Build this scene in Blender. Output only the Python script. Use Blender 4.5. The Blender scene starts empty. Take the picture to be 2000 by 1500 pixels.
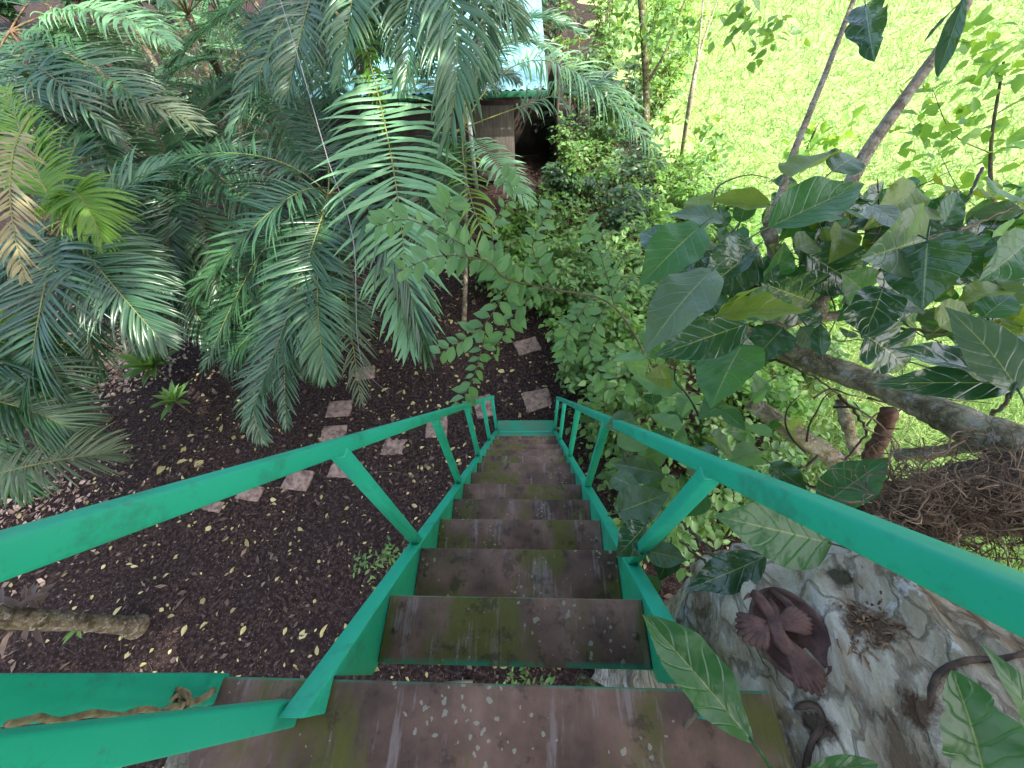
import bpy, math, random
import numpy as np
from mathutils import Vector, Matrix, noise as mnoise

random.seed(7)
RNG = np.random.default_rng(7)
R = math.radians
C = bpy.context.scene.collection

# ------------------------------------------------------------------ camera
FPX = 750.0                      # focal length in photo pixels (photo 2000 x 1500)
SLOPE = R(53.3)                  # pitch of the stairs, which is also the camera's
CAM = np.array([0.0, 0.0, 4.81])
cs, sn = math.cos(SLOPE), math.sin(SLOPE)
FW = np.array([0.0, cs, -sn]); RT = np.array([1.0, 0, 0]); UP = np.cross(RT, FW)
yaw, pit, roll = math.atan(33/FPX), math.atan(2/FPX), R(-0.4)
f1 = FW*math.cos(yaw) - RT*math.sin(yaw); r1 = RT*math.cos(yaw) + FW*math.sin(yaw)
f2 = f1*math.cos(pit) + UP*math.sin(pit); u2 = UP*math.cos(pit) - f1*math.sin(pit)
r3 = r1*math.cos(roll) + u2*math.sin(roll); u3 = u2*math.cos(roll) - r1*math.sin(roll)
CF, CR, CU = f2, r3, u3
cam = bpy.data.objects.new('camera', bpy.data.cameras.new('camera')); C.objects.link(cam)
cam.matrix_world = Matrix(((CR[0], CU[0], -CF[0], CAM[0]), (CR[1], CU[1], -CF[1], CAM[1]),
                           (CR[2], CU[2], -CF[2], CAM[2]), (0, 0, 0, 1)))
cam.data.sensor_width = 36; cam.data.lens = 36*FPX/2000
cam.data.clip_start = 0.02; cam.data.clip_end = 500
bpy.context.scene.camera = cam

# ------------------------------------------------------------------ sky, sun, exposure
SUN_EL, SUN_AZ = R(55), R(128)   # azimuth clockwise from +Y: behind and to the right
w = bpy.data.worlds.new("World"); bpy.context.scene.world = w; w.use_nodes = True
nt = w.node_tree; sky = nt.nodes.new('ShaderNodeTexSky'); sky.sky_type = 'NISHITA'
sky.sun_disc = False; sky.sun_elevation = SUN_EL; sky.sun_rotation = SUN_AZ
sky.dust_density = 5.0; sky.ozone_density = .6
bg = nt.nodes['Background']; nt.links.new(sky.outputs[0], bg.inputs[0]); bg.inputs[1].default_value = 0.15
sl = bpy.data.lights.new('sun', 'SUN'); sl.energy = 2.3; sl.angle = R(0.6); sl.color = (1, .95, .86)
so = bpy.data.objects.new('sun', sl); C.objects.link(so)
sd = Vector((math.sin(SUN_AZ)*math.cos(SUN_EL), math.cos(SUN_AZ)*math.cos(SUN_EL), math.sin(SUN_EL)))
so.rotation_euler = sd.to_track_quat('Z', 'Y').to_euler(); so.location = (20, -20, 30)
vs = bpy.context.scene.view_settings
vs.view_transform = 'Standard'; vs.look = 'None'; vs.gamma = 1; vs.exposure = 2.2
bpy.context.scene.cycles.max_bounces = 8
bpy.context.scene.cycles.transparent_max_bounces = 8

# ------------------------------------------------------------------ placing helpers
def ray(px, py): return CF + CR*((px-1000)/FPX) + CU*(-(py-750)/FPX)
def P(px, py, z): return CAM + ray(px, py)*z               # point at distance z in front of the lens
def G(px, py, h=0.0):                                      # point of the level plane at height h
    d = ray(px, py); return CAM + d*((h-CAM[2])/d[2])
def V(p): return Vector([float(a) for a in p])
def nrm(v):
    v = np.asarray(v, float); n = np.linalg.norm(v, axis=-1, keepdims=True); return v/np.maximum(n, 1e-9)
def bez(a, b, c, n):                                       # curve through a, b (at the middle), c
    a, b, c = map(np.asarray, (a, b, c)); k = 2*b - .5*(a+c)
    t = np.linspace(0, 1, n)[:, None]; return (1-t)**2*a + 2*t*(1-t)*k + t*t*c
def spline(pts, n):
    pts = np.asarray(pts, float); m = len(pts)
    if m == 2: return pts[0] + (pts[1]-pts[0])*np.linspace(0, 1, n)[:, None]
    q = np.vstack([2*pts[0]-pts[1], pts, 2*pts[-1]-pts[-2]]); out = []
    for u in np.linspace(0, m-1, n):
        i = min(int(u), m-2); t = u-i; a, b, c, d = q[i:i+4]
        out.append(.5*((2*b)+(c-a)*t+(2*a-5*b+4*c-d)*t*t+(3*b-a-3*c+d)*t**3))
    return np.array(out)

# ------------------------------------------------------------------ mesh builder
class MB:
    def __init__(s): s.v = []; s.n = 0; s.f = {}; s.uv = []
    def add(s, verts, faces, mi=0, uv=None):
        verts = np.asarray(verts, float); k = len(verts)
        s.v.append(verts); s.uv.append(np.zeros((k, 2)) if uv is None else np.asarray(uv, float))
        faces = np.asarray(faces, int)
        s.f.setdefault((faces.shape[1], mi), []).append(faces + s.n); s.n += k
    def tube(s, pts, rad, seg=8, mi=0, cap=True):
        pts = np.asarray(pts, float); n = len(pts)
        rad = np.broadcast_to(np.asarray(rad, float), (n,))
        T = nrm(np.gradient(pts, axis=0)); a = np.array([0, 0, 1.0]) if abs(T[0][2]) < .9 else np.array([1.0, 0, 0])
        N = nrm(np.cross(T[0], a)); Ns = [N]
        for i in range(1, n): N = nrm(N - T[i]*np.dot(N, T[i])); Ns.append(N)
        Ns = np.array(Ns); B = np.cross(T, Ns); th = np.linspace(0, 2*math.pi, seg, endpoint=False)
        ring = Ns[:, None]*np.cos(th)[None, :, None] + B[:, None]*np.sin(th)[None, :, None]
        vv = (pts[:, None] + ring*rad[:, None, None]).reshape(-1, 3)
        i = np.arange(n-1)[:, None]*seg; j = np.arange(seg)[None]; j2 = (j+1) % seg
        q = np.stack([i+j, i+j2, i+seg+j2, i+seg+j], -1).reshape(-1, 4)
        u = np.stack(np.meshgrid(np.linspace(0, 1, seg), np.linspace(0, 1, n)), -1).reshape(-1, 2)
        s.add(vv, q, mi, u)
        if cap:
            off = s.n - len(vv)
            s.f.setdefault((seg, mi), []).append(np.array([np.arange(seg)[::-1]+off, np.arange(seg)+off+(n-1)*seg]))
        return vv
    def beam(s, p0, p1, wx, hz, up=(0, 0, 1), mi=0):        # box along p0-p1, wx across, hz along up
        p0, p1 = np.asarray(p0, float), np.asarray(p1, float); T = nrm(p1-p0)
        S = nrm(np.cross(T, up)); U = np.cross(S, T)
        vv = [p + S*a*wx/2 + U*b*hz/2 for p in (p0, p1) for a, b in ((-1, -1), (1, -1), (1, 1), (-1, 1))]
        s.add(vv, [(3, 2, 1, 0), (4, 5, 6, 7), (0, 1, 5, 4), (1, 2, 6, 5), (2, 3, 7, 6), (3, 0, 4, 7)], mi)
    def build(s, name, mats, parent=None, smooth=True, bevel=0):
        me = bpy.data.meshes.new(name); vv = np.vstack(s.v); me.vertices.add(len(vv))
        me.vertices.foreach_set('co', vv.ravel())
        loops = []; starts = []; mi = []; c = 0
        for (k, m), L in s.f.items():
            a = np.vstack(L); loops.append(a.ravel()); starts.append(c + np.arange(len(a))*k); c += a.size
            mi.append(np.full(len(a), m))
        loops = np.concatenate(loops); starts = np.concatenate(starts); mi = np.concatenate(mi)
        me.loops.add(len(loops)); me.loops.foreach_set('vertex_index', loops)
        me.polygons.add(len(starts)); me.polygons.foreach_set('loop_start', starts.astype(np.int32))
        me.polygons.foreach_set('material_index', mi.astype(np.int32))
        if smooth: me.polygons.foreach_set('use_smooth', np.ones(len(starts), bool))
        uv = np.vstack(s.uv)[loops]; ul = me.uv_layers.new(name='UVMap'); ul.data.foreach_set('uv', uv.ravel().astype(np.float32))
        me.update(calc_edges=True); me.validate()
        for m in (mats if isinstance(mats, (list, tuple)) else [mats]): me.materials.append(m)
        o = bpy.data.objects.new(name, me); C.objects.link(o)
        if parent is not None:
            o.parent = parent; o.matrix_parent_inverse = Matrix.Translation(parent.location).inverted()
        if bevel:
            b = o.modifiers.new('bevel', 'BEVEL'); b.width = bevel; b.segments = 2; b.limit_method = 'ANGLE'
        return o
def tag(o, label=None, cat=None, group=None, kind=None):
    if label: o['label'] = label
    if cat: o['category'] = cat
    if group: o['group'] = group
    if kind: o['kind'] = kind
    return o
def thing(name, label, cat, loc=(0, 0, 0), group=None):
    o = bpy.data.objects.new(name, None); C.objects.link(o); o.location = V(loc); o.empty_display_size = .1
    return tag(o, label, cat, group)
def subpart(o, par):                                        # a piece of a part (every part's own axes are the world's)
    o.parent = par; o.matrix_parent_inverse = Matrix.Identity(4); return o

# ------------------------------------------------------------------ materials
class NT:
    def __init__(s, name):
        s.m = bpy.data.materials.new(name); s.m.use_nodes = True; s.t = s.m.node_tree; s.n = s.t.nodes
        s.b = s.n['Principled BSDF']; s.o = s.n['Material Output']
    def add(s, typ, **kw):
        n = s.n.new(typ)
        for k, v in kw.items():
            if k == 'ins':
                for a, b in v.items():
                    if isinstance(b, bpy.types.NodeSocket): s.t.links.new(b, n.inputs[a])
                    else: n.inputs[a].default_value = b
            else: setattr(n, k, v)
        return n
    def link(s, a, b): s.t.links.new(a, b)
    def coord(s, kind='Object', scale=(1, 1, 1)):
        c = s.add('ShaderNodeTexCoord'); m = s.add('ShaderNodeMapping', ins={'Vector': c.outputs[kind]})
        m.inputs['Scale'].default_value = scale; return m.outputs[0]
    def noise(s, vec, scale, detail=5, rough=.6, dist=0):
        return s.add('ShaderNodeTexNoise', ins={'Vector': vec, 'Scale': scale, 'Detail': detail, 'Roughness': rough, 'Distortion': dist}).outputs[0]
    def ramp(s, fac, stops, interp='LINEAR'):
        r = s.add('ShaderNodeValToRGB', ins={'Fac': fac}); e = r.color_ramp.elements; r.color_ramp.interpolation = interp
        while len(e) < len(stops): e.new(.5)
        for i, (p, c) in enumerate(stops):
            e[i].position = p; e[i].color = (c, c, c, 1) if isinstance(c, (int, float)) else (*c, 1)
        return r.outputs[0]
    def mix(s, fac, a, b, mode='MIX'):
        n = s.add('ShaderNodeMix', data_type='RGBA', blend_type=mode)
        for k, v in ((0, fac), (6, a), (7, b)):
            if isinstance(v, bpy.types.NodeSocket): s.t.links.new(v, n.inputs[k])
            else: n.inputs[k].default_value = v if k == 0 else (*v, 1)
        return n.outputs[2]
    def math(s, op, a, b=0.0, c=None):
        n = s.add('ShaderNodeMath', operation=op)
        for k, v in ((0, a), (1, b)) + (((2, c),) if c is not None else ()):
            if isinstance(v, bpy.types.NodeSocket): s.t.links.new(v, n.inputs[k])
            else: n.inputs[k].default_value = v
        return n.outputs[0]
    def bump(s, h, strength=.3, dist=.01):
        b = s.add('ShaderNodeBump', ins={'Height': h, 'Strength': strength, 'Distance': dist}); s.link(b.outputs[0], s.b.inputs['Normal']); return b
    def base(s, col, rough=.6, spec=.5):
        if isinstance(col, bpy.types.NodeSocket): s.link(col, s.b.inputs['Base Color'])
        else: s.b.inputs['Base Color'].default_value = (*col, 1)
        if isinstance(rough, bpy.types.NodeSocket): s.link(rough, s.b.inputs['Roughness'])
        else: s.b.inputs['Roughness'].default_value = rough
        s.b.inputs['Specular IOR Level'].default_value = spec

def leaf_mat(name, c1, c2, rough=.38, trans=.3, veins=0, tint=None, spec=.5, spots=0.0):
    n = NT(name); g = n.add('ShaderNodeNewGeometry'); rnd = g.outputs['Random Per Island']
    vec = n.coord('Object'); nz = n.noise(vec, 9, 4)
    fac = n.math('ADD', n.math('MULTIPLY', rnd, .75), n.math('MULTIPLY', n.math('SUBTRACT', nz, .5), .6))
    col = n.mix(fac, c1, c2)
    if name == 'grass_blade': col = n.mix(n.ramp(n.noise(vec, .45, 5, .6), [(.42, 0), (.64, .55)]), col, (.34, .42, .15)); col = n.mix(n.ramp(n.noise(vec, 1.7, 4, .6), [(.52, 0), (.62, .6)]), col, (.10, .22, .05))
    if spots:
        s = n.ramp(n.noise(vec, 28, 5, .7), [(.62, 0), (.70, 1)])
        col = n.mix(n.math('MULTIPLY', s, spots), col, (.16, .12, .03))
    if veins:
        uv = n.add('ShaderNodeUVMap'); sx = n.add('ShaderNodeSeparateXYZ', ins={0: uv.outputs[0]})
        au = n.math('ABSOLUTE', n.math('SUBTRACT', sx.outputs[0], .5))
        mid = n.ramp(au, [(.006, 1), (.017, 0)])
        ph = n.math('FRACT', n.math('MULTIPLY', n.math('SUBTRACT', sx.outputs[1], n.math('MULTIPLY', au, .5)), n.math('ADD', 5.5, n.math('MULTIPLY', rnd, 3.0))))
        sv = n.ramp(n.math('ABSOLUTE', n.math('SUBTRACT', ph, .5)), [(.0, 1), (.10, 0)])
        col = n.mix(n.math('MULTIPLY', sv, .20*veins), col, (c2[0]*1.9+.02, c2[1]*1.6+.02, c2[2]*1.8+.01))
        col = n.mix(n.math('MULTIPLY', mid, .75), col, (.30, .36, .10))
        ht = n.math('ADD', n.math('MULTIPLY', sv, -.5), n.math('MULTIPLY', n.noise(vec, 14, 3), 2.6)); n.bump(ht, .45, .006)
    n.base(col, rough, spec)
    tr = n.add('ShaderNodeBsdfTranslucent')
    tc = n.mix(.55, col, tint or (c2[0]*2.2+.03, c2[1]*2.0+.02, c2[2]*.5)); n.link(tc, tr.inputs[0])
    mx = n.add('ShaderNodeMixShader', ins={0: trans}); n.link(n.b.outputs[0], mx.inputs[1]); n.link(tr.outputs[0], mx.inputs[2])
    n.link(mx.outputs[0], n.o.inputs[0]); return n.m

def paint_mat():
    n = NT('green_paint'); v = n.coord('Object'); a = n.noise(v, 3, 5); b = n.noise(v, 60, 3)
    col = n.mix(a, (.012, .275, .160), (.022, .370, .230))
    d = n.ramp(n.noise(v, 7, 8, .75), [(.53, 0), (.64, 1)]); col = n.mix(n.math('MULTIPLY', d, .45), col, (.03, .11, .07))
    chip = n.ramp(n.noise(v, 45, 6, .8), [(.635, 0), (.66, 1)]); col = n.mix(n.math('MULTIPLY', chip, .45), col, (.10, .10, .07))
    n.base(col, n.ramp(a, [(.38, .34), (.62, .55)]), .32); n.bump(n.math('ADD', n.math('MULTIPLY', n.noise(v, 18, 4), 1.0), n.math('MULTIPLY', b, .5)), .22, .004)
    return n.m
def wood_mat(name, seed=0, green_edge=False):
    n = NT(name); tc = n.add('ShaderNodeTexCoord'); mp = n.add('ShaderNodeMapping', ins={'Vector': tc.outputs['Object']})
    mp.inputs['Location'].default_value = (seed*3.7, seed*1.9, seed); v = mp.outputs[0]
    mg = n.add('ShaderNodeMapping', ins={'Vector': v}); mg.inputs['Scale'].default_value = (38, 2.2, 6)
    grain = n.noise(mg.outputs[0], 2.2, 7, .65); big = n.noise(v, 4.2, 6, .6); mid = n.noise(v, 11, 6, .65)
    col = n.ramp(big, [(.38, (.060, .033, .023)), (.50, (.140, .079, .056)), (.62, (.23, .138, .098))])
    col = n.mix(n.math('MULTIPLY', grain, .55), col, (.10, .075, .062))
    mg2 = n.add('ShaderNodeMapping', ins={'Vector': v}); mg2.inputs['Scale'].default_value = (3.6, 1.1, 1); mg2.inputs['Location'].default_value = (5.3, 2, 0)
    moss = n.ramp(n.math('ADD', n.math('MULTIPLY', n.noise(mg2.outputs[0], 1.5, 6, .6), .8), n.math('MULTIPLY', mid, .2)), [(.49, 0), (.58, 1)])
    col = n.mix(n.math('MULTIPLY', moss, .8), col, (.088, .092, .016))
    pale = n.ramp(n.math('MULTIPLY', n.noise(mg2.outputs[0], 2.7, 6, .7), n.math('ADD', grain, .5)), [(.56, 0), (.66, 1)])
    col = n.mix(n.math('MULTIPLY', pale, .6), col, (.22, .18, .165))
    dv = n.add('ShaderNodeVectorMath', operation='ADD', ins={0: v, 1: n.add('ShaderNodeVectorMath', operation='SCALE', ins={0: n.add('ShaderNodeTexNoise', ins={'Vector': v, 'Scale': 55.0, 'Detail': 3.0}).outputs[1], 'Scale': .022}).outputs[0]}).outputs[0]
    vo = n.add('ShaderNodeTexVoronoi', ins={'Vector': dv, 'Scale': 44.0, 'Randomness': 1.0})
    sz = n.ramp(n.noise(v, 6, 4), [(.50, .0), (.66, .34)])
    spot = n.math('LESS_THAN', vo.outputs['Distance'], n.math('MULTIPLY', sz, n.math('ADD', .4, n.noise(v, 50, 3))))
    col = n.mix(n.math('MULTIPLY', spot, .62), col, (.30, .30, .23))
    stain = n.ramp(n.noise(v, 16, 5, .7), [(.56, 0), (.64, 1)]); col = n.mix(n.math('MULTIPLY', stain, .5), col, (.025, .019, .016))
    if green_edge:
        sx = n.add('ShaderNodeSeparateXYZ', ins={0: tc.outputs['Generated']})
        e = n.math('MAXIMUM', n.ramp(sx.outputs[1], [(.0, 1), (.10, 0)]), n.ramp(sx.outputs[1], [(.975, 0), (1, .8)]))
        e = n.math('MULTIPLY', e, n.ramp(n.noise(v, 9, 6, .7), [(.42, 0), (.55, 1)])); col = n.mix(e, col, (.015, .22, .13))
    n.base(col, n.ramp(mid, [(.38, .5), (.62, .85)]), .16)
    n.bump(n.math('ADD', n.math('MULTIPLY', grain, .8), n.math('MULTIPLY', mid, .8)), .5, .006); return n.m
def mulch_mat():
    n = NT('mulch'); v = n.coord('Object'); a = n.noise(v, 1.1, 6, .6); b = n.noise(v, 24, 8, .75); c = n.noise(v, 90, 4, .7)
    col = n.ramp(b, [(.38, (.009, .005, .0045)), (.5, (.031, .0190, .0165)), (.64, (.105, .070, .058))])
    col = n.mix(n.ramp(a, [(.35, 0), (.7, .6)]), col, (.022, .016, .017))
    vo = n.add('ShaderNodeTexVoronoi', ins={'Vector': n.coord('Object', (1, 1, .2)), 'Scale': 42.0})
    chip = n.math('MULTIPLY', n.math('LESS_THAN', vo.outputs['Distance'], .30), n.ramp(n.add('ShaderNodeSeparateColor', ins={0: vo.outputs['Color']}).outputs[0], [(.70, 0), (.78, 1)]))
    col = n.mix(n.math('MULTIPLY', chip, .8), col, (.16, .115, .095))
    n.base(col, .85, .10); n.bump(n.math('ADD', n.math('MULTIPLY', b, 1.2), n.math('ADD', c, chip)), .9, .03); return n.m
def ground_mat():                                            # the meadow soil under the grass blades
    n = NT('meadow_ground'); v = n.coord('Object'); a = n.noise(v, .5, 5); b = n.noise(v, 9, 7, .7)
    col = n.mix(b, (.16, .27, .07), (.30, .40, .14)); col = n.mix(n.ramp(a, [(.45, 0), (.75, .5)]), col, (.30, .31, .15))
    n.base(col, .8, .2); n.bump(b, .8, .05); return n.m
def bark_mat(name, cols, lichen=.5, scale=1.0, moss=.4, stretch=(1, 1, 1), crack=.3):
    n = NT(name); v = n.coord('Object', tuple(scale*s for s in stretch)); a = n.noise(v, 7, 7, .65, .6); b = n.noise(v, 38, 6, .7); l = n.noise(v, 11, 6, .7); m = n.noise(v, 5.5, 6, .6)
    col = n.ramp(a, [(.38, cols[0]), (.49, cols[1]), (.61, cols[2])])
    col = n.mix(n.math('MULTIPLY', n.ramp(b, [(.35, 0), (.7, 1)]), .35), col, cols[0])
    col = n.mix(n.math('MULTIPLY', n.ramp(m, [(.48, 0), (.62, 1)]), moss), col, (.10, .105, .035))
    col = n.mix(n.math('MULTIPLY', n.ramp(l, [(.55, 0), (.60, 1)]), lichen), col, (.58, .55, .51))
    dv = n.add('ShaderNodeVectorMath', operation='ADD', ins={0: v, 1: n.add('ShaderNodeVectorMath', operation='SCALE', ins={0: n.add('ShaderNodeTexNoise', ins={'Vector': v, 'Scale': 6.0, 'Detail': 5.0}).outputs[1], 'Scale': .35}).outputs[0]}).outputs[0]
    vo = n.add('ShaderNodeTexVoronoi', feature='DISTANCE_TO_EDGE', ins={'Vector': dv, 'Scale': 11.0}); crk = n.ramp(n.math('ADD', vo.outputs[0], n.math('MULTIPLY', n.math('SUBTRACT', b, .5), .25)), [(.0, 0), (.07, 1)])
    col = n.mix(n.math('MULTIPLY', n.math('SUBTRACT', 1.0, crk), crack), col, cols[0])
    n.base(col, .85, .12); n.bump(n.math('ADD', n.math('ADD', a, n.math('MULTIPLY', crk, crack*.6)), n.math('MULTIPLY', b, .6)), 1.0, .035); return n.m
def plain_mat(name, c1, c2, rough=.6, scale=8, bump=.2, spec=.4, stretch=(1, 1, 1)):
    n = NT(name); v = n.coord('Object', stretch); a = n.noise(v, scale, 6, .65); n.base(n.mix(n.ramp(a, [(.38, 0), (.62, 1)]), c1, c2), rough, spec); n.bump(a, bump, .01); return n.m

M = {
 'paint': paint_mat(), 'mulch': mulch_mat(), 'meadow': ground_mat(),
 'palm_dark': leaf_mat('palm_leaf_dark', (.015, .054, .022), (.050, .128, .050), .30, .22, spec=.75),
 'palm_light': leaf_mat('palm_leaf_light', (.12, .27, .135), (.20, .39, .21), .38, .34, spec=.5),  # light green, raised further to put sky sheen into the colour
 'palm_mid': leaf_mat('palm_leaf_mid', (.034, .100, .042), (.076, .178, .074), .31, .28, spec=.7),
 'palm_yellow': leaf_mat('palm_leaf_young_backlit', (.080, .19, .022), (.17, .30, .04), .42, .42),  # yellow-green of young fronds; on others, backlight put into the colour
 'palm_dull': leaf_mat('palm_leaf_dull', (.060, .090, .045), (.115, .150, .080), .5, .25),
 'palm_dry': leaf_mat('palm_leaf_dry', (.18, .15, .07), (.32, .29, .15), .6, .25),
 'rachis': plain_mat('palm_stalk', (.10, .13, .03), (.20, .19, .06), .5, 12),
 'rachis_brown': plain_mat('palm_stalk_brown', (.07, .045, .02), (.15, .09, .04), .6, 12),
 'shrub': leaf_mat('shrub_leaf', (.055, .145, .032), (.165, .300, .075), .42, .35),
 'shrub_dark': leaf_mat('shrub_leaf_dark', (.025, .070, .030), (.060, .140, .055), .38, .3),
 'shrub_bright': leaf_mat('shrub_leaf_bright', (.09, .23, .040), (.21, .38, .08), .45, .45),
 'twigleaf': leaf_mat('twig_leaf', (.085, .20, .070), (.15, .30, .12), .42, .35, veins=.6),
 'big': leaf_mat('big_leaf', (.016, .062, .024), (.040, .118, .038), .22, .22, veins=1, spec=.8, spots=.15),
 'big_pale': leaf_mat('big_leaf_pale', (.050, .105, .050), (.095, .165, .080), .30, .28, veins=1, spots=.35),
 'big_lime': leaf_mat('big_leaf_lime', (.10, .17, .018), (.17, .25, .035), .38, .42, veins=1, spots=.5),
 'big_fresh': leaf_mat('big_leaf_fresh', (.022, .100, .026), (.048, .170, .042), .36, .35, veins=1.3),
 'grass': leaf_mat('grass_blade', (.19, .32, .095), (.34, .45, .18), .5, .35, tint=(.30, .50, .12)),
 'litter': leaf_mat('fallen_leaf', (.20, .17, .06), (.54, .49, .22), .55, .15),
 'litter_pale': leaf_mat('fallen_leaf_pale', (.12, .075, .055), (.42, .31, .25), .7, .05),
 'litter_brown': leaf_mat('fallen_leaf_brown', (.045, .028, .020), (.16, .11, .075), .7, .05),
 'bark_big': bark_mat('old_bark', [(.17, .115, .072), (.46, .38, .27), (.68, .61, .50)], .85, 1.0, .35, (1, .42, 1), .42),
 'bark_limb': bark_mat('mossy_bark', [(.20, .16, .10), (.47, .40, .25), (.66, .60, .44)], .8, 1.6, .6),
 'bark_thin': bark_mat('pale_bark', [(.24, .19, .13), (.46, .38, .27), (.64, .57, .46)], .6, 3, .2),
 'bark_green': bark_mat('mossy_sapling_bark', [(.05, .05, .02), (.13, .13, .05), (.22, .21, .11)], .4, 2, .7),
 'twig': plain_mat('twig_bark', (.055, .042, .024), (.14, .11, .06), .75, 20),
 'twig_dark': plain_mat('dark_twig_bark', (.020, .014, .010), (.055, .038, .026), .75, 20),
 'twig_red': plain_mat('red_twig_bark', (.07, .030, .020), (.16, .075, .05), .75, 30, .6),
 'rot': plain_mat('rotten_wood', (.09, .042, .02), (.33, .19, .11), .9, 60),
 'vine': plain_mat('vine_bark', (.022, .014, .010), (.085, .052, .034), .8, 35, .6),
 'root': plain_mat('dry_rootlet', (.08, .045, .028), (.30, .20, .125), .85, 15),
 'trunk_palm': bark_mat('palm_bark', [(.07, .055, .035), (.16, .125, .08), (.27, .23, .16)], .4, 1.5, .3),
 'wax': plain_mat('rust_red_clay', (.050, .024, .020), (.130, .064, .052), .55, 30, .6, .3),
 'paver': plain_mat('paver_concrete', (.10, .070, .055), (.26, .19, .155), .85, 14, .4, .3),
 'roof': plain_mat('roof_sheet_blue', (.10, .30, .34), (.20, .42, .46), .45, 3, .1, .5),
 'fascia': plain_mat('dark_green_fascia', (.008, .07, .035), (.015, .11, .06), .5, 6),
 'boards': plain_mat('weathered_boards', (.060, .052, .044), (.135, .12, .10), .8, 6, .4, .3, (14, 14, .6)),
 'dark_wall': plain_mat('dark_shed_wall', (.018, .014, .012), (.05, .038, .03), .8, 5),
 'post': plain_mat('grey_white_post', (.30, .33, .33), (.55, .57, .56), .6, 9),
 'metal': plain_mat('rusty_screw', (.05, .03, .02), (.12, .08, .06), .5, 60),
 'wire': plain_mat('grey_wire', (.20, .20, .21), (.32, .32, .33), .5, 10),
 'rope': plain_mat('old_rope', (.12, .085, .045), (.25, .19, .10), .85, 60),
 'tread_green': plain_mat('worn_green_tread', (.012, .23, .13), (.06, .17, .10), .6, 6, .3),
}

# ------------------------------------------------------------------ leaf templates
def leaf_tpl(nu, nv, prof, fold=.18, curl=.25, wave=0.0):
    """blade along +y (0..1), half width prof(v) along x, normal +z."""
    vs_, uv = [], []
    for j in range(nv+1):
        v = j/nv; wd = prof(v)
        for i in range(2*nu+1):
            u = i/nu - 1
            x = u*wd; z = abs(u)*wd*fold*2 - curl*v*v*.5 + wave*wd*math.sin(v*17+u*2)*abs(u)
            vs_.append((x, v*(1-.12*curl*v), z)); uv.append((u*.5+.5, v))
    k = 2*nu+1
    fs = [(j*k+i, j*k+i+1, (j+1)*k+i+1, (j+1)*k+i) for j in range(nv) for i in range(2*nu)]
    return np.array(vs_), np.array(fs), np.array(uv)
ovate = lambda v: .29*(math.sin(math.pi*min(1, max(0, v))**.80))**.9*(1-.35*max(0, (v-.6)/.4)**1.3)+.003
lance = lambda v: .17*(math.sin(math.pi*v**.85))**.9+.004
broad = lambda v: .35*(math.sin(math.pi*v**.70))**.8*(1-.42*max(0, (v-.6)/.4)**1.3)+.003
obov = lambda v: .235*(math.sin(math.pi*v**1.12))**.8+.004
def lobed(v): return max(.01, .40*(math.sin(math.pi*v**.75))**.6*(1-.30*max(0, math.cos(v*math.pi*5.2))**3))
T_SMALL = leaf_tpl(1, 3, ovate, .16, .3); T_LANCE = leaf_tpl(1, 4, lance, .18, .35)
T_TWIG = leaf_tpl(2, 6, ovate, .15, .3, .05)
T_BIG = leaf_tpl(3, 10, broad, .10, .35, .10); T_BIGL = leaf_tpl(3, 12, obov, .10, .22, .08)
T_OV = leaf_tpl(3, 10, ovate, .12, .4, .10); T_LOBE = leaf_tpl(3, 22, lobed, .08, .25, .06)
T_TINY = leaf_tpl(1, 2, ovate, .1, .2)

def put(mb, tpl, pos, ydir, zdir, L, W=1.0, mi=0):
    """instances of a leaf template: arrays of base points, directions, normals, lengths."""
    tv, tf, tu = tpl; pos = np.atleast_2d(pos); n = len(pos)
    Y = nrm(np.atleast_2d(ydir)); Z = np.atleast_2d(zdir); X = nrm(np.cross(Y, Z)); Z = np.cross(X, Y)
    L = np.broadcast_to(np.asarray(L, float), (n,)); W = np.broadcast_to(np.asarray(W, float), (n,))
    vv = pos[:, None] + L[:, None, None]*(X[:, None]*(tv[None, :, 0, None]*W[:, None, None]) + Y[:, None]*tv[None, :, 1, None] + Z[:, None]*tv[None, :, 2, None])
    k = len(tv); ff = (tf[None] + (np.arange(n)*k)[:, None, None]).reshape(-1, 4)
    mb.add(vv.reshape(-1, 3), ff, mi, np.tile(tu, (n, 1)))
def rnd3(n): return RNG.normal(size=(n, 3))

# ================================================================== SETTING
gx, gy = np.meshgrid(np.linspace(-70, 90, 81), np.linspace(-30, 110, 71))
def sheet(name, xs, ys, zf, mat):
    X, Y = np.meshgrid(xs, ys); Z = zf(X, Y); m = MB(); k = len(xs)
    i, j = np.meshgrid(np.arange(len(xs)-1), np.arange(len(ys)-1)); a = (j*k+i).ravel()
    m.add(np.stack([X, Y, Z], -1).reshape(-1, 3), np.stack([a, a+1, a+1+k, a+k], -1)); return m.build(name, mat)
tag(sheet('ground', np.linspace(-90, 110, 90), np.linspace(-40, 160, 90), lambda x, y: -.035+.0*x, M['meadow']), kind='structure')
# bare mulch bed under the stairs and palms: an uneven sheet with a wavy border
def mulch_h(x, y):
    e = np.minimum(np.minimum(x+44, 3.1+.5*np.sin(y*.9)+.3*np.sin(y*2.3)-x), np.minimum(y+8, 46-y))
    b = .022*np.sin(x*2.1+y)*np.sin(y*1.7-.4*x)+.012*np.sin(x*5.3)*np.sin(y*4.7)
    return np.clip(e*.06, -.16, .0)+b*np.clip(e, 0, 1)
tag(sheet('soil', np.linspace(-45, 5, 260), np.linspace(-9, 47, 260), mulch_h, M['mulch']), kind='structure')

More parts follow.
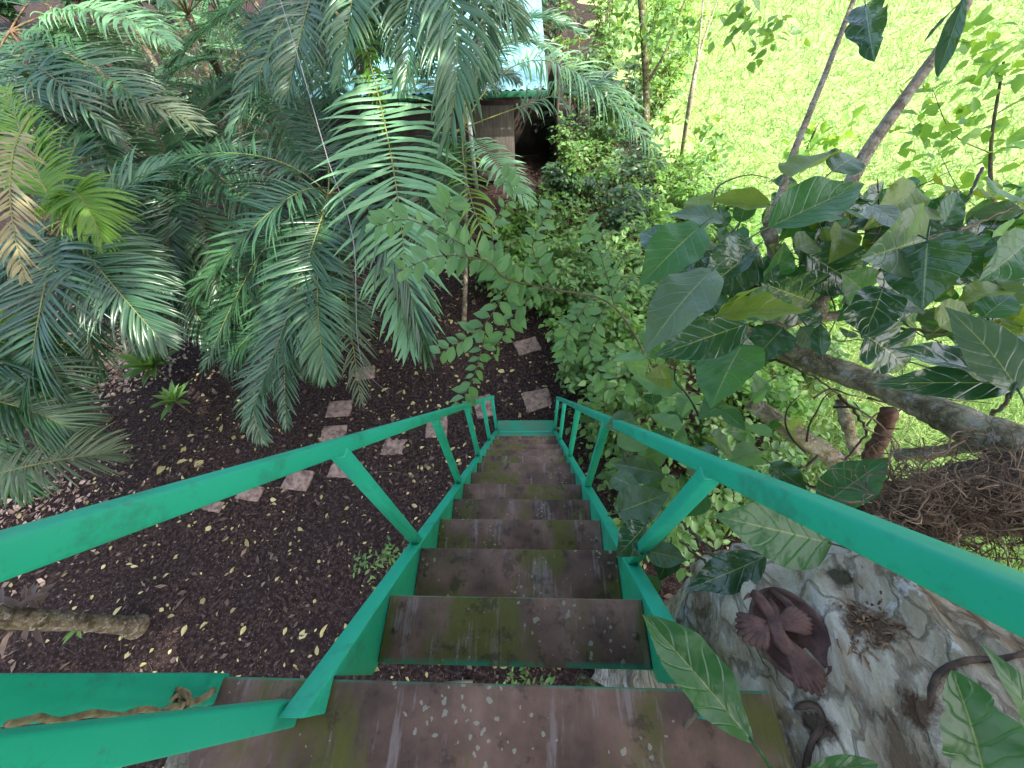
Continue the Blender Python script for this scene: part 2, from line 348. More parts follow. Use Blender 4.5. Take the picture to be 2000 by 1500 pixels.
# ================================================================== STAIRS
D = .64; RISE = .42*D; GO = .3125*D; PZ = CAM[2]-1.634*D; PF = -.029*D          # platform height, platform edge
XL, XR = -.431, .333; TD = .264*D; TT = .034
def nose(k): return PF + k*GO, PZ - k*RISE                                       # y and z of nosing k
stair = thing('staircase', 'steep bright green staircase with mossy brown wooden treads', 'staircase', (XL/2+XR/2, PF+GO*14, 0))
sdir = np.array([0, cs, -sn]); sup = np.array([0, sn, cs])
SW = .05
for X in (XL-SW/2, XR+SW/2):                                                     # planks notched onto the platform edge
    tp = lambda k: np.array([X, *nose(k)])+sup*.014
    bt = lambda k: np.array([X, *nose(k)])-sup*.15
    k0 = -.36 if X < 0 else -.30
    p1, p2, p3 = tp(k0), tp(13.9), bt(13.9); kk = -(bt(0)[1]-PF-.003)/GO; p4 = bt(kk)
    poly = np.array([p1, p2, p3, p4, [X, PF+.003, PZ+.0015], [X, p1[1], PZ+.0015]])
    m = MB(); a_ = poly-[SW/2, 0, 0]; b_ = poly+[SW/2, 0, 0]; n = len(poly); jj = np.arange(n)
    m.add(np.vstack([a_, b_]), np.stack([jj, jj+n, (jj+1) % n+n, (jj+1) % n], -1))
    m.f.setdefault((n, 0), []).append(np.array([jj, jj[::-1]+n])); m.build('stringer', M['paint'], stair, False, .004)
woods = [wood_mat('tread_wood', i*1.37) for i in range(4)] + [wood_mat('tread_wood_worn', 7.1, True)]
for k in range(1, 14):
    y, z = nose(k); m = MB(); jx = random.uniform(-.004, .004)
    m.beam((XL+.001, y-TD/2+jx, z-TT/2), (XR-.001, y-TD/2+jx, z-TT/2+random.uniform(-.003, .003)), TD, TT)
    t = m.build('tread', M['tread_green'] if k == 13 else (woods[4] if k == 1 else woods[k % 4]), stair, False, .004)
    if k == 13: t['label'] = 'lowest tread painted green'
    if k < 5:
        for sx in (XL+.035, XR-.035):
            m = MB(); m.tube([(sx, y-TD*.55, z-.004), (sx, y-TD*.55, z+.003)], .009, 10); subpart(m.build('screw', M['metal'], None, False), t)
y, z = nose(13.2); m = MB(); m.beam((XL-.02, y+.03, .06), (XL-.02+.80, y+.03, .06), .44, .12, (0, 0, 1)); m.build('base_slab', M['tread_green'], stair, False, .01)
m = MB(); m.beam((XL+.03, nose(13)[0]+.04, nose(13)[1]-RISE*.35), (XR-.03, nose(13)[0]+.04, nose(13)[1]-RISE*.35), .03, .10); m.build('toe_board', M['paint'], stair, False, .004)
RH = .79                                                                         # rail above the stringer top
for RH, X in ((.83, XL-SW/2), (.80, XR+SW/2)):
    pts = []
    y0, z0 = nose(-3.4); y1, z1 = nose(14.0)
    up = np.array([0, 0, RH])
    m = MB(); m.beam(np.array([X, y0, z0])+up, np.array([X, y1, z1])+up, .034, .038, sup); m.build('handrail', M['paint'], stair, False, .006)
    ks = (2.15, 4.95, 7.8, 10.7, 13.6) if X < 0 else (1.7, 4.75, 7.8, 11.0, 13.7)
    for k in ks:
        y, z = nose(k); m = MB(); m.beam((X, y, z-.01), (X, y, z+RH-.02), .038, .03, (0, 1, 0)); m.build('baluster', M['paint'], stair, False, .004)
m = MB(); p = np.array([XR+SW/2-.022, *nose(-1.55)])+np.array([0, 0, RH])
m.tube([p+np.array([.004, 0, 0])-sup*.0, p+np.array([-.006, 0, 0])], .011, 12); m.build('bolt_head', M['paint'], stair, False)

# ------------------------------------------------------------------ platform
plat = thing('platform', 'weathered brown plank platform at the head of the stairs', 'platform', (0, -.5, 0))
bw = .205; yb = PF
pw = [wood_mat('platform_wood', 11.3, True), wood_mat('platform_wood_mossy', 15.8), wood_mat('platform_wood_old', 21.2)]
for i in range(6):
    m = MB(); x0 = G(385, 1430, PZ)[0] if i == 0 else -.665+random.uniform(-.02, .02)
    m.beam((x0, yb-bw/2, PZ-.02), (.50, yb-bw/2, PZ-.02), bw-.008, .04); m.build('plank', pw[i % 3], plat, False, .005); yb -= bw
m = MB(); m.beam((-.74, PF-.05, PZ-.10), (-.74, PF-1.3, PZ-.10), .05, .12); m.build('edge_joist', M['bark_thin'], plat, False, .004)
m = MB(); m.beam((.5, PF-.05, PZ-.10), (.5, PF-1.3, PZ-.10), .05, .12); m.build('edge_joist', M['bark_thin'], plat, False, .004)
for X, Y in ((-.70, -1.15), (.48, -1.15), (-.62, -.12)):
    m = MB(); m.beam((X, Y, 0), (X, Y, PZ-.161), .09, .09, (0, 1, 0)); m.build('stilt', M['bark_thin'], plat, False, .006)
# newel posts beside the head of the stairs
bx, by = G(562, 1392, PZ)[:2]
nw = thing('railing_post', 'green square post at the stair head joined to the left stringer', 'post', (bx, by, PZ))
m = MB(); m.beam((bx, by, PZ+.001), (bx, by, PZ+1.0), .052, .045, (0, 1, 0)); m.build('post_shaft', M['paint'], nw, False, .005)
m = MB(); m.beam((bx, by, PZ+1.001), (bx, by, PZ+1.012), .06, .055, (0, 1, 0)); m.build('post_cap', M['paint'], nw, False, .003)
bx, by = G(405, 1345, PZ)[:2]
nw = thing('corner_post', 'green square post outside the platform corner with rope tied round it', 'post', (bx, by, PZ-.022))
m = MB(); m.beam((bx, by, PZ-.022), (bx, by, PZ+1.0), .055, .055, (0, 1, 0)); m.build('post_shaft', M['paint'], nw, False, .005)
m = MB(); m.beam((bx, by, PZ+1.001), (bx, by, PZ+1.012), .062, .062, (0, 1, 0)); m.build('post_cap', M['paint'], nw, False, .003)
m = MB()
pts = spline([P(415, 1352, .80), P(360, 1378, .74), P(330, 1385, .70), P(250, 1392, .62), P(120, 1402, .52), P(20, 1408, .46)], 40)
pts += np.stack([.003*np.sin(np.arange(40)*1.1), .003*np.cos(np.arange(40)*.9), .002*np.sin(np.arange(40)*1.7)], -1)
m.tube(pts, np.linspace(.007, .004, 40), 6)
for a in range(7):
    c0 = P(345+random.uniform(-14, 14), 1372+random.uniform(-8, 8), .735)
    th = np.linspace(0, 6.5, 16); m.tube(c0+np.stack([.018*np.cos(th), .016*np.sin(th+a), .010*np.sin(th*1.3+a)], -1), .004, 5)
tag(m.build('rope', M['rope']), 'frayed brown rope knotted by the green corner post', 'rope')

# ================================================================== FOLIAGE BUILDERS
def frond(mb, mr, a, b, c, L=.6, n=66, droop=.9, width=.033, fwdang=(.18, 1.15), lift=.22, rr=.011, bare=.18, roll=0.0, sweep=1.0, mi=0):
    """a pinnate palm leaf whose midrib runs a-b-c; slot 1 is the midrib"""
    N = 60; pts = bez(a, b, c, N); T = nrm(np.gradient(pts, axis=0))
    mr.tube(pts, np.linspace(rr, rr*.25, N), 6)
    t = np.linspace(bare, .995, n) + RNG.uniform(-.004, .004, n)
    t = np.clip(t, 0, 1)
    idx = t*(N-1); i0 = np.clip(idx.astype(int), 0, N-2); fr = (idx-i0)[:, None]
    p = pts[i0]*(1-fr)+pts[i0+1]*fr; tt = T[i0]
    S = nrm(np.cross(tt, np.array([0, 0, 1.0]))); U = np.cross(S, tt)
    if roll: S, U = S*math.cos(roll)+U*math.sin(roll), U*math.cos(roll)-S*math.sin(roll)
    s01 = (t-bare)/(1-bare)
    ln = L*(np.sin(np.pi*np.clip(.16+.80*s01, 0, 1))**.7)*RNG.uniform(.80, 1.10, n)*np.where(RNG.uniform(0, 1, n) < .035, .45, 1)
    K = 7
    for sgn in (-1, 1):
        ang = fwdang[0]+(fwdang[1]-fwdang[0])*s01**sweep + RNG.normal(0, .10, n)
        lf = lift + RNG.normal(0, .10, n)
        d = nrm(sgn*S*(np.cos(ang)*np.cos(lf))[:, None] + tt*(np.sin(ang)*np.cos(lf))[:, None] + U*np.sin(lf)[:, None])
        q = p.copy(); wv = nrm(tt - d*np.sum(tt*d, 1, keepdims=True)); rows = []
        dr = droop*RNG.uniform(.45, 1.6, n); wd = width*RNG.uniform(.85, 1.15, n)
        prof = [.35, .8, 1, .95, .75, .45, .05]
        for k in range(K):
            u = wv*(wd*prof[k]/2)[:, None]; nn = np.cross(d, wv)*sgn
            rows.append(np.stack([q-u-nn*(wd*prof[k]*.18)[:, None], q+nn*(wd*prof[k]*.12)[:, None], q+u-nn*(wd*prof[k]*.18)[:, None]], 1))
            q = q + d*(ln/(K-1))[:, None]
            d = nrm(d + np.array([0, 0, -1.0])*(dr*(.10+.5*k/K)*.55)[:, None] + RNG.normal(0, .015, (n, 3)))
            wv = nrm(wv - d*np.sum(wv*d, 1, keepdims=True))
        vv = np.stack(rows, 1)                       # n, K, 3, 3
        base = (np.arange(n)*K*3)[:, None, None]; kk = (np.arange(K-1)*3)[None, :, None]; ii = np.arange(2)[None, None]
        o0 = (base+kk+ii).ravel(); fs = np.stack([o0, o0+1, o0+4, o0+3], -1)
        mb.add(vv.reshape(-1, 3), fs, mi)

def palm(label, base, crown, fronds, group='palms in the thicket left of the stairs', rt=.05, name='palm', brown=False, trunkmat='trunk_palm'):
    base = np.asarray(base, float); crown = np.asarray(crown, float)
    o = thing(name, label, 'palm', base, group); m = MB(); n = 26
    mid = (base+crown)/2+np.array([random.uniform(-.1, .1), random.uniform(-.1, .1), 0])
    pts = bez(base-np.array([0, 0, .05]), mid, crown, n); r = np.linspace(rt*1.25, rt*.8, n)*(1+.10*(np.arange(n) % 2)); m.tube(pts, r, 10)
    m.build('trunk', M[trunkmat], o)
    for f in fronds:
        mb, mr = MB(), MB(); kw = dict(f[3]) if len(f) > 3 else {}
        col = kw.pop('m', 'palm_dark'); st = kw.pop('s', None) or ('rachis_brown' if brown else 'rachis')
        a = kw.pop('a', crown); frond(mb, mr, a, f[0], f[1], f[2]*1.12, **kw); subpart(mr.build('stalk', M[st]), mb.build('frond', M[col], o))
    return o
def auto_fronds(crown, count, ln, L, cols, spread=1.0, **kw):
    out = []; ph = random.uniform(0, 6)
    for i in range(count):
        a = ph+i*2.399+random.uniform(-.3, .3); el = random.uniform(.15, 1.05); l = ln*random.uniform(.8, 1.15)
        d = np.array([math.cos(a), math.sin(a), 0])
        mid = crown+d*l*.5*math.cos(el)*spread+np.array([0, 0, l*.5*math.sin(el)])
        tip = mid+d*l*.48*math.cos(el*.4)+np.array([0, 0, -l*random.uniform(.05, .35)])
        out.append((mid, tip, L*random.uniform(.85, 1.1), dict(m=random.choice(cols), **kw)))
    return out

def shrub(label, base, h, spread, nst=7, twigs=9, lv=9, ls=.13, tpl=None, lm='shrub', group='leafy shrubs beside the path', name='shrub', cat='shrub', r=.010, lean=(0, 0), lmat2=None, sm='twig'):
    base = np.asarray(base, float); o = thing(name, label, cat, base, group); ms, ml = MB(), MB(); tpl = tpl or T_SMALL
    Ps, Ys, Zs, Ls = [], [], [], []
    for i in range(nst):
        a = random.uniform(0, 6.283); rad = spread*math.sqrt(random.uniform(.05, 1)); hh = h*random.uniform(.55, 1.05)*(1-.25*rad/max(spread, .01))
        top = base+np.array([math.cos(a)*rad+lean[0], math.sin(a)*rad+lean[1], hh])
        mid = base+np.array([math.cos(a)*rad*.35+lean[0]*.3+random.uniform(-.08, .08), math.sin(a)*rad*.35+lean[1]*.3+random.uniform(-.08, .08), hh*.55])
        st = bez(base+np.array([random.uniform(-.05, .05), random.uniform(-.05, .05), -.03]), mid, top, 14); ms.tube(st, np.linspace(r, r*.35, 14), 5)
        for k in range(twigs):
            j = random.randint(4, 13); p0 = st[j]; d = nrm(np.array([random.gauss(0, 1), random.gauss(0, 1), random.gauss(.25, .45)])+.6*np.array([math.cos(a), math.sin(a), 0]))
            l = random.uniform(.22, .5)*min(1.2, .5+h*.35); p2 = p0+d*l+np.array([0, 0, -l*.22]); p1 = p0+d*l*.5+np.array([0, 0, l*.05])
            tw = bez(p0, p1, p2, 8); ms.tube(tw, np.linspace(r*.35, r*.16, 8), 4, cap=False)
            tt = nrm(p2-p0); sd_ = nrm(np.cross(tt, (0, 0, 1.0)))
            for q in range(lv):
                u = (q+1)/lv; pp = tw[min(7, int(u*7))]; sg = 1 if q % 2 else -1
                Ps.append(pp); Ys.append(sd_*sg*random.uniform(.5, 1)+tt*random.uniform(.3, .9)+np.array([0, 0, random.uniform(-.45, .25)]))
                Zs.append(np.array([random.gauss(0, .35), random.gauss(0, .35), 1.0])); Ls.append(ls*random.uniform(.55, 1.2))
    put(ml, tpl, np.array(Ps), np.array(Ys), np.array(Zs), np.array(Ls))
    ms.build('stem', M[sm], o); ml.build('foliage', M[lm], o); return o

# ================================================================== PALMS
DK, LT, MD, YL, DR = 'palm_dark', 'palm_light', 'palm_mid', 'palm_yellow', 'palm_dry'
def below(p, dx=0, dy=0): return np.array([p[0]+dx, p[1]+dy, 0.0])
cA = P(640, -90, 5.2)
palm('tall palm whose broad pale green frond hangs towards the stairs', below(cA, .1, .2), cA, [
    (P(748, 225, 4.35), P(800, 680, 4.3), .78, dict(m=LT, n=56, droop=.8, bare=.40, width=.050, fwdang=(-.12, 1.3), sweep=1.15, lift=.15)),
    (P(700, 40, 4.75), P(752, 255, 4.45), .42, dict(m=YL, n=40, droop=.5, lift=.5, bare=.2, fwdang=(.9, 1.3))),
    (P(850, -60, 4.2), P(872, 280, 4.1), .75, dict(m=MD, n=50, droop=1.6, width=.042, bare=.3, fwdang=(.5, 1.3))),
    (P(560, 30, 5.0), P(455, 260, 5.0), .62, dict(m=DK)), (P(640, 70, 6.0), P(610, 340, 6.0), .6, dict(m=MD)),
    (P(780, -40, 5.4), P(960, 170, 5.6), .65, dict(m=DK, droop=1.4)), (P(470, 10, 5.4), P(330, 130, 5.6), .6, dict(m=MD)),
    (P(720, -60, 5), P(700, 190, 4.9), .6, dict(m=DK, droop=1.5)),
    (P(800, -80, 5.6), P(830, 150, 5.6), .7, dict(m=DK, droop=1.5)), (P(700, -90, 5.8), P(760, 110, 6.2), .7, dict(m=MD, droop=1.3)), (P(640, -100, 4.6), P(640, 130, 4.5), .6, dict(m=DK, droop=1.4)),
    (P(770, -70, 4.4), P(790, 170, 4.3), .62, dict(m=MD, droop=1.6)), (P(900, -100, 4.8), P(930, 170, 4.7), .66, dict(m=DK, droop=1.7)), (P(820, -90, 5.0), P(870, 110, 5.2), .7, dict(m=LT, droop=1.5)), (P(740, -100, 5.2), P(720, 130, 5.3), .66, dict(m=DK, droop=1.3)),
    (P(690, -90, 4.3), P(660, 160, 4.2), .55, dict(m=MD, droop=1.3)), (P(860, -100, 6), P(960, 70, 6.2), .7, dict(m=DK, droop=1.5)),
    (P(880, -90, 4.6), P(1010, 60, 4.7), .7, dict(m=MD, droop=1.6)), (P(560, -80, 5.6), P(420, 40, 5.8), .7, dict(m=LT, droop=1.2)), (P(610, -20, 4.4), P(560, 190, 4.2), .6, dict(m=DK, droop=1.3)),
], rt=.06)
cB = P(640, 380, 5.1)
palm('low clump palm with dark drooping fronds over the bare soil', G(690, 620), cB, [
    (P(600, 510, 4.6), P(490, 810, 4.55), .62, dict(m=DK, n=66, bare=.1, droop=.8)),
    (P(545, 400, 4.7), P(370, 590, 4.7), .62, dict(m=MD, n=62)),
    (P(672, 560, 4.6), P(705, 785, 4.7), .42, dict(m='palm_dull', n=46, width=.02, droop=1.1)),
    (P(745, 440, 4.35), P(835, 700, 4.3), .62, dict(m=DK, n=56, bare=.12, droop=.9, width=.042, fwdang=(.5, 1.4))),
    (P(470, 300, 5.0), P(220, 345, 5.2), .55, dict(m=DK, n=60, droop=1.2)),
    (P(620, 250, 5.6), P(530, 130, 6.0), .6, dict(m=DK)), (P(560, 560, 4.9), P(530, 760, 4.9), .5, dict(m=MD)),
    (P(520, 480, 5), P(400, 720, 5.0), .55, dict(m=DK)), (P(600, 440, 5.2), P(450, 500, 5.4), .5, dict(m=LT, droop=1.2)), (P(570, 590, 4.8), P(560, 830, 4.9), .42, dict(m=DK, droop=1.2)), (P(700, 330, 5.3), P(760, 270, 5.5), .5, dict(m=DK)), (P(620, 560, 4.5), P(640, 740, 4.5), .48, dict(m=MD, droop=1.1)), (P(640, 500, 5), P(600, 640, 5), .55, dict(m=DK)),
    (P(510, 700, 4.9), P(520, 860, 5.0), .36, dict(m=DK)),
])
cC = P(125, 430, 4.2)
palm('dark palm with long fronds arching over the mulch at far left', G(330, 660), cC, [
    (P(85, 570, 3.8), P(45, 830, 3.9), .66, dict(m=DK, n=66, droop=.9)), (P(190, 520, 3.95), P(320, 670, 4.1), .6, dict(m=DK, n=62)),
    (P(70, 330, 3.9), P(10, 170, 4.2), .42, dict(m=YL, droop=.9, width=.03)), (P(205, 390, 4.3), P(340, 320, 4.6), .6, dict(m=MD)),
    (P(20, 350, 3.4), P(48, 540, 3.4), .36, dict(m=DR, n=34, width=.026, a=P(60, 225, 3.5))), (P(150, 380, 4.0), P(205, 480, 4.0), .45, dict(m=YL, droop=1.2)),
    (P(20, 500, 4.1), P(-80, 640, 4.1), .6, dict(m=DK)), (P(150, 560, 4.2), P(190, 730, 4.3), .55, dict(m=DK)), (P(40, 600, 4.3), P(110, 760, 4.5), .55, dict(m=DK, droop=1.2)), (P(200, 470, 4.4), P(330, 560, 4.6), .5, dict(m=MD, droop=1.2)), (P(130, 330, 4.6), P(180, 230, 5), .5, dict(m=DK)), (P(60, 480, 4.5), P(0, 560, 4.6), .6, dict(m=MD)),
])
cD = P(-170, 760, 3.5)
palm('short palm leaning in from beyond the soil with a grey green frond low down', G(215, 815), cD, [
    (P(80, 905, 3.9), P(225, 885, 4.2), .46, dict(m='palm_dull', n=44, width=.026, a=P(-130, 960, 3.8), droop=.9)),
    (P(20, 790, 3.8), P(160, 850, 4.2), .5, dict(m=DK)), (P(10, 700, 3.8), P(150, 770, 4.2), .5, dict(m=DK)), (P(-40, 860, 3.9), P(60, 960, 4.2), .5, dict(m=MD)),
    (P(30, 640, 4.0), P(110, 790, 4.3), .5, dict(m=YL)),
])
cE = P(905, 250, 6.5)
palm('slender palm with feathery fronds reaching in front of the shed', G(905, 635), cE, [
    (P(1060, 118, 6.3), P(1275, 290, 6.0), .80, dict(m=LT, n=46, droop=1.9, bare=.35, width=.034)),
    (P(1040, 200, 6.3), P(1190, 150, 6.2), .7, dict(m=MD, n=36, droop=1.7, bare=.4)),
    (P(965, 312, 6.0), P(1035, 400, 5.8), .42, dict(m=LT, n=36, droop=1.0, bare=.2)),
    (P(915, 370, 5.6), P(975, 520, 5.3), .42, dict(m=YL, n=26, droop=1.6, bare=.15)),
    (P(800, 140, 6.6), P(690, 330, 6.6), .65, dict(m=DK)), (P(1000, 50, 7.2), P(1140, 70, 7.2), .6, dict(m=MD)),
    (P(830, 330, 6.3), P(840, 520, 6.0), .6, dict(m=DK)), (P(870, 330, 6.2), P(900, 520, 6.0), .5, dict(m=MD)), (P(980, 90, 6.8), P(1090, 110, 6.7), .6, dict(m=MD, droop=1.6)), (P(950, 60, 7.0), P(1000, 20, 7.4), .6, dict(m=DK)), (P(930, 150, 6.6), P(1010, 160, 6.4), .5, dict(m=DK, droop=1.7)), (P(880, 120, 6.8), P(850, 30, 7.2), .6, dict(m=DK)),
], rt=.035)
cF = P(330, 330, 5.7)
palm('palm with fanning fronds between the low clump palm and the far left one', below(cF, .1, 0), cF, [
    (P(270, 400, 5.4), P(230, 600, 5.3), .6, dict(m=DK, droop=1.1)), (P(390, 420, 5.4), P(430, 600, 5.4), .6, dict(m=MD, droop=1.1)), (P(330, 430, 5.3), P(330, 640, 5.3), .6, dict(m=DK, droop=1.0)),
    (P(250, 340, 5.4), P(150, 450, 5.3), .6, dict(m=DK)), (P(420, 340, 5.5), P(530, 450, 5.5), .6, dict(m=DK)), (P(300, 250, 5.7), P(230, 150, 6), .6, dict(m=MD)), (P(380, 240, 5.8), P(450, 150, 6.1), .6, dict(m=DK)), (P(400, 290, 5.8), P(520, 300, 5.9), .6, dict(m=DK)),
], brown=True)
cI = P(290, 500, 5.7)
palm('young palm low on the ground behind the rosette plants', below(cI, .05, .1), cI, [
    (P(230, 560, 5.4), P(170, 650, 5.4), .5, dict(m=DK, droop=1.1)), (P(350, 560, 5.4), P(420, 680, 5.4), .5, dict(m=DK, droop=1.1)), (P(290, 580, 5.3), P(270, 690, 5.4), .45, dict(m=MD, droop=1.1)), (P(360, 500, 5.5), P(450, 560, 5.5), .5, dict(m=DK)),
    (P(220, 480, 5.5), P(130, 530, 5.5), .5, dict(m=MD)), (P(330, 430, 5.8), P(370, 370, 6), .5, dict(m=DK)), (P(250, 430, 5.8), P(200, 380, 6), .5, dict(m=DK)),
])
cJ = P(560, 600, 5.6)
palm('short stemmed palm crouching behind the low clump palm', below(cJ, .05, .1), cJ, [
    (P(500, 640, 5.3), P(440, 720, 5.3), .5, dict(m=DK, droop=1.1)), (P(600, 650, 5.3), P(620, 740, 5.4), .45, dict(m=DK, droop=1.1)), (P(480, 590, 5.4), P(400, 640, 5.4), .5, dict(m=MD)), (P(640, 590, 5.4), P(700, 640, 5.4), .5, dict(m=DK)), (P(550, 530, 5.7), P(520, 470, 5.9), .5, dict(m=DK)),
])
cG = P(20, 60, 5.2)
palm('palm with brown stalked fronds filling the upper left corner', below(cG, .1, 0), cG, [
    (P(120, 180, 5.0), P(230, 330, 4.9), .6, dict(m=DK, droop=1.2)), (P(60, 160, 4.8), P(60, 330, 4.7), .6, dict(m=DK)), (P(130, 70, 5.3), P(260, 120, 5.4), .6, dict(m=MD)), (P(180, 20, 5.2), P(340, 90, 4.9), .55, dict(m=LT, droop=1.5)),
    (P(110, -30, 5.6), P(210, 10, 5.8), .6, dict(m=DK)), (P(-30, 190, 4.8), P(-40, 400, 4.6), .6, dict(m=DK)), (P(160, 120, 5), P(300, 220, 5), .6, dict(m=DK)),
], brown=True)
cH = P(470, 130, 6.6)
palm('palm with bluish fronds in front of the roof\'s left end', below(cH, .1, 0), cH, [
    (P(400, 210, 6.3), P(370, 350, 6.2), .7, dict(m=DK, droop=1.2)), (P(540, 200, 6.3), P(590, 330, 6.2), .7, dict(m=MD, droop=1.2)), (P(470, 220, 6.2), P(480, 380, 6.1), .7, dict(m=DK)), (P(380, 120, 6.6), P(270, 210, 6.6), .7, dict(m=MD)),
    (P(560, 110, 6.6), P(660, 190, 6.6), .7, dict(m=DK, droop=1.3)), (P(420, 50, 6.8), P(340, 10, 7), .7, dict(m=LT)), (P(530, 40, 6.8), P(600, 0, 7), .7, dict(m=DK)), (P(590, 60, 6.8), P(720, 90, 6.8), .7, dict(m=LT, droop=1.4)),
])
back = [(-5.6, 8.6, 3.6, 9), (-4.0, 10.6, 4.2, 9), (-7.8, 11.5, 4.6, 10), (-3.2, 13.6, 4.2, 8), (-6.0, 15.0, 5.4, 10), (-10.0, 9.2, 4.2, 10), (-8.6, 6.6, 3.2, 9), (-6.6, 6.2, 2.6, 8),
        (-12.5, 13.5, 5.6, 10), (-9.2, 18.5, 6.2, 10), (-5.0, 19.5, 6.2, 9), (-14.5, 19.0, 6.4, 10), (-11.0, 24.0, 7, 10), (-2.8, 21, 6, 9), (-17, 15, 6, 10), (-7, 25, 7.4, 10)]
labs = ['palm in the thicket behind the low clump palm', 'palm leaning beside the blue roof', 'palm with a crowded crown deep in the left thicket', 'palm rising behind the blue roofed shed', 'tall palm behind the thicket with pale tips', 'palm at the far left edge of the thicket', 'palm just behind the dark arching palm at far left', 'small palm with brown stalks in front of the thicket',
        'far palm at the upper left corner', 'far tall palm in the upper left, thin fronds', 'far palm above the shed roof', 'far palm beyond the left edge', 'farthest palm on the left', 'far palm behind the shed', 'far palm outside the left edge', 'farthest tall palm near the middle of the thicket']
for (x, y, h, n), lb in zip(back, labs):
    c = np.array([x, y, h]); palm(lb, (x+random.uniform(-.4, .4), y+random.uniform(-.3, .3), 0), c, auto_fronds(c, n+3, 2.5, .62, [DK, DK, DK, DK, MD, MD, 'palm_dull'], droop=1.1, n=38), brown=random.random() < .5, rt=.07)

# short cut palm stem at the lower left
st0 = G(265, 1228); o = thing('palm_stump', 'old pale palm stem with a dark base standing on the mulch', 'stump', st0)
m = MB(); n = 30; hh = np.linspace(0, 1.9, n); pts = st0+np.stack([.02*np.sin(hh*3), .02*np.cos(hh*2), hh-.05], -1)
m.tube(pts, np.interp(hh, [0, .2, .7, .95, 1.9], [.13, .085, .07, .08, .08])*(1+.06*(np.arange(n) % 2)), 14); m.build('stem', M['trunk_palm'], o)
m = MB(); pp, yy, zz, ll = [], [], [], []
for i in range(26):
    a = random.uniform(0, 6.28); b = random.uniform(1.0, 1.35); d = np.array([math.cos(a), math.sin(a), 0]); pp.append(st0+d*.11+np.array([0, 0, b])); yy.append(d*.6+np.array([0, 0, random.uniform(-.2, .9)])); zz.append(-d+np.array([0, 0, .3])); ll.append(random.uniform(.14, .26))
put(m, T_LANCE, pp, yy, zz, ll, .8); m.build('old_leaf_bases', M['litter_brown'], o)  # ragged old leaf bases left round the stem

# ================================================================== SHED
y0 = 10.0; shed = thing('shed', 'low shed with pale blue sheet roof among the palms', 'shed', (-1.8, y0, 0))
m = MB(); nx = 140; xs = np.linspace(-5.4, .42, nx); ys = np.linspace(y0-.35, y0+6.5, 8)
X, Y = np.meshgrid(xs, ys); Z = 2.10+(Y-ys[0])*.10+.018*np.sin(X*2*math.pi/.15); a = (np.arange(7)[:, None]*nx+np.arange(nx-1)[None]).ravel()
m.add(np.stack([X, Y, Z], -1).reshape(-1, 3), np.stack([a, a+1, a+1+nx, a+nx], -1)); m.build('roof', M['roof'], shed)
m = MB(); m.beam((-5.4, y0-.36, 2.03), (.42, y0-.36, 2.03), .03, .10); m.build('fascia', M['fascia'], shed, False, .004)
m = MB(); m.beam((-1.22, y0+.02, .92), (-.30, y0+.02, .92), .03, 1.62); m.build('board_panel', M['boards'], shed, False, .004)
m = MB(); m.beam((-5.3, y0+.06, 1.0), (-1.24, y0+.06, 1.0), .05, 1.98); m.build('wall', M['dark_wall'], shed, False)
m = MB(); m.beam((-5.3, y0+1.7, 1.1), (.75, y0+1.7, 1.1), .05, 2.2); m.build('wall', M['dark_wall'], shed, False)
m = MB(); m.beam((.72, y0+.5, 1.05), (.72, y0+1.67, 1.05), .05, 2.1); m.build('wall', M['dark_wall'], shed, False)
for X in (-1.30,):
    m = MB(); m.tube([(X, y0-.12, -.05), (X, y0-.12, 1.98)], .05, 12); m.build('post', M['post'], shed)
m = MB(); m.beam((-5.3, y0-.02, 1.9), (.35, y0-.02, 1.9), .05, .12); m.build('beam', M['dark_wall'], shed, False)
m = MB(); pp = np.stack([RNG.uniform(-3, .4, 160), y0-.34+RNG.uniform(0, .5, 160)**1.6, np.full(160, 2.14)], -1); pp[:, 2] += (pp[:, 1]-y0+.35)*.10
put(m, T_TINY, pp, rnd3(160)*[1, 1, .1], np.tile([0, 0, 1.0], (160, 1)), RNG.uniform(.04, .10, 160)); tag(m.build('roof_litter', M['litter_brown']), 'dry leaves gathered along the shed roof edge', 'leaf litter', kind='stuff')

# ================================================================== PATH SLABS
slabs = [(662, 797, .42, .34, .1, 'pinkish paving slab under the drooping frond tip'), (651, 845, .42, .30, .05, 'pale paving slab directly above the left handrail'), (770, 872, .40, .32, -.1, 'dark paving slab seen between two left balusters'),
         (853, 828, .36, .5, .1, 'grey paving slab cut by the left handrail'), (945, 792, .32, .45, .25, 'grey paving slab behind the lowest left balusters'), (580, 936, .42, .32, -.1, 'brown paving slab just under the left handrail'),
         (668, 912, .38, .34, -.05, 'split paving slab below the handrail beside the first baluster'), (486, 962, .38, .22, -.1, 'paving slab mostly hidden by the left handrail'), (712, 727, .36, .30, .2, 'paving slab half hidden by the dry hanging frond'),
         (1030, 674, .46, .36, .35, 'broken paving slab farthest along the path'), (1050, 780, .48, .42, .25, 'brown paving slab at the foot of the stairs'), (412, 988, .34, .16, -.1, 'paving slab barely showing below the left handrail')]
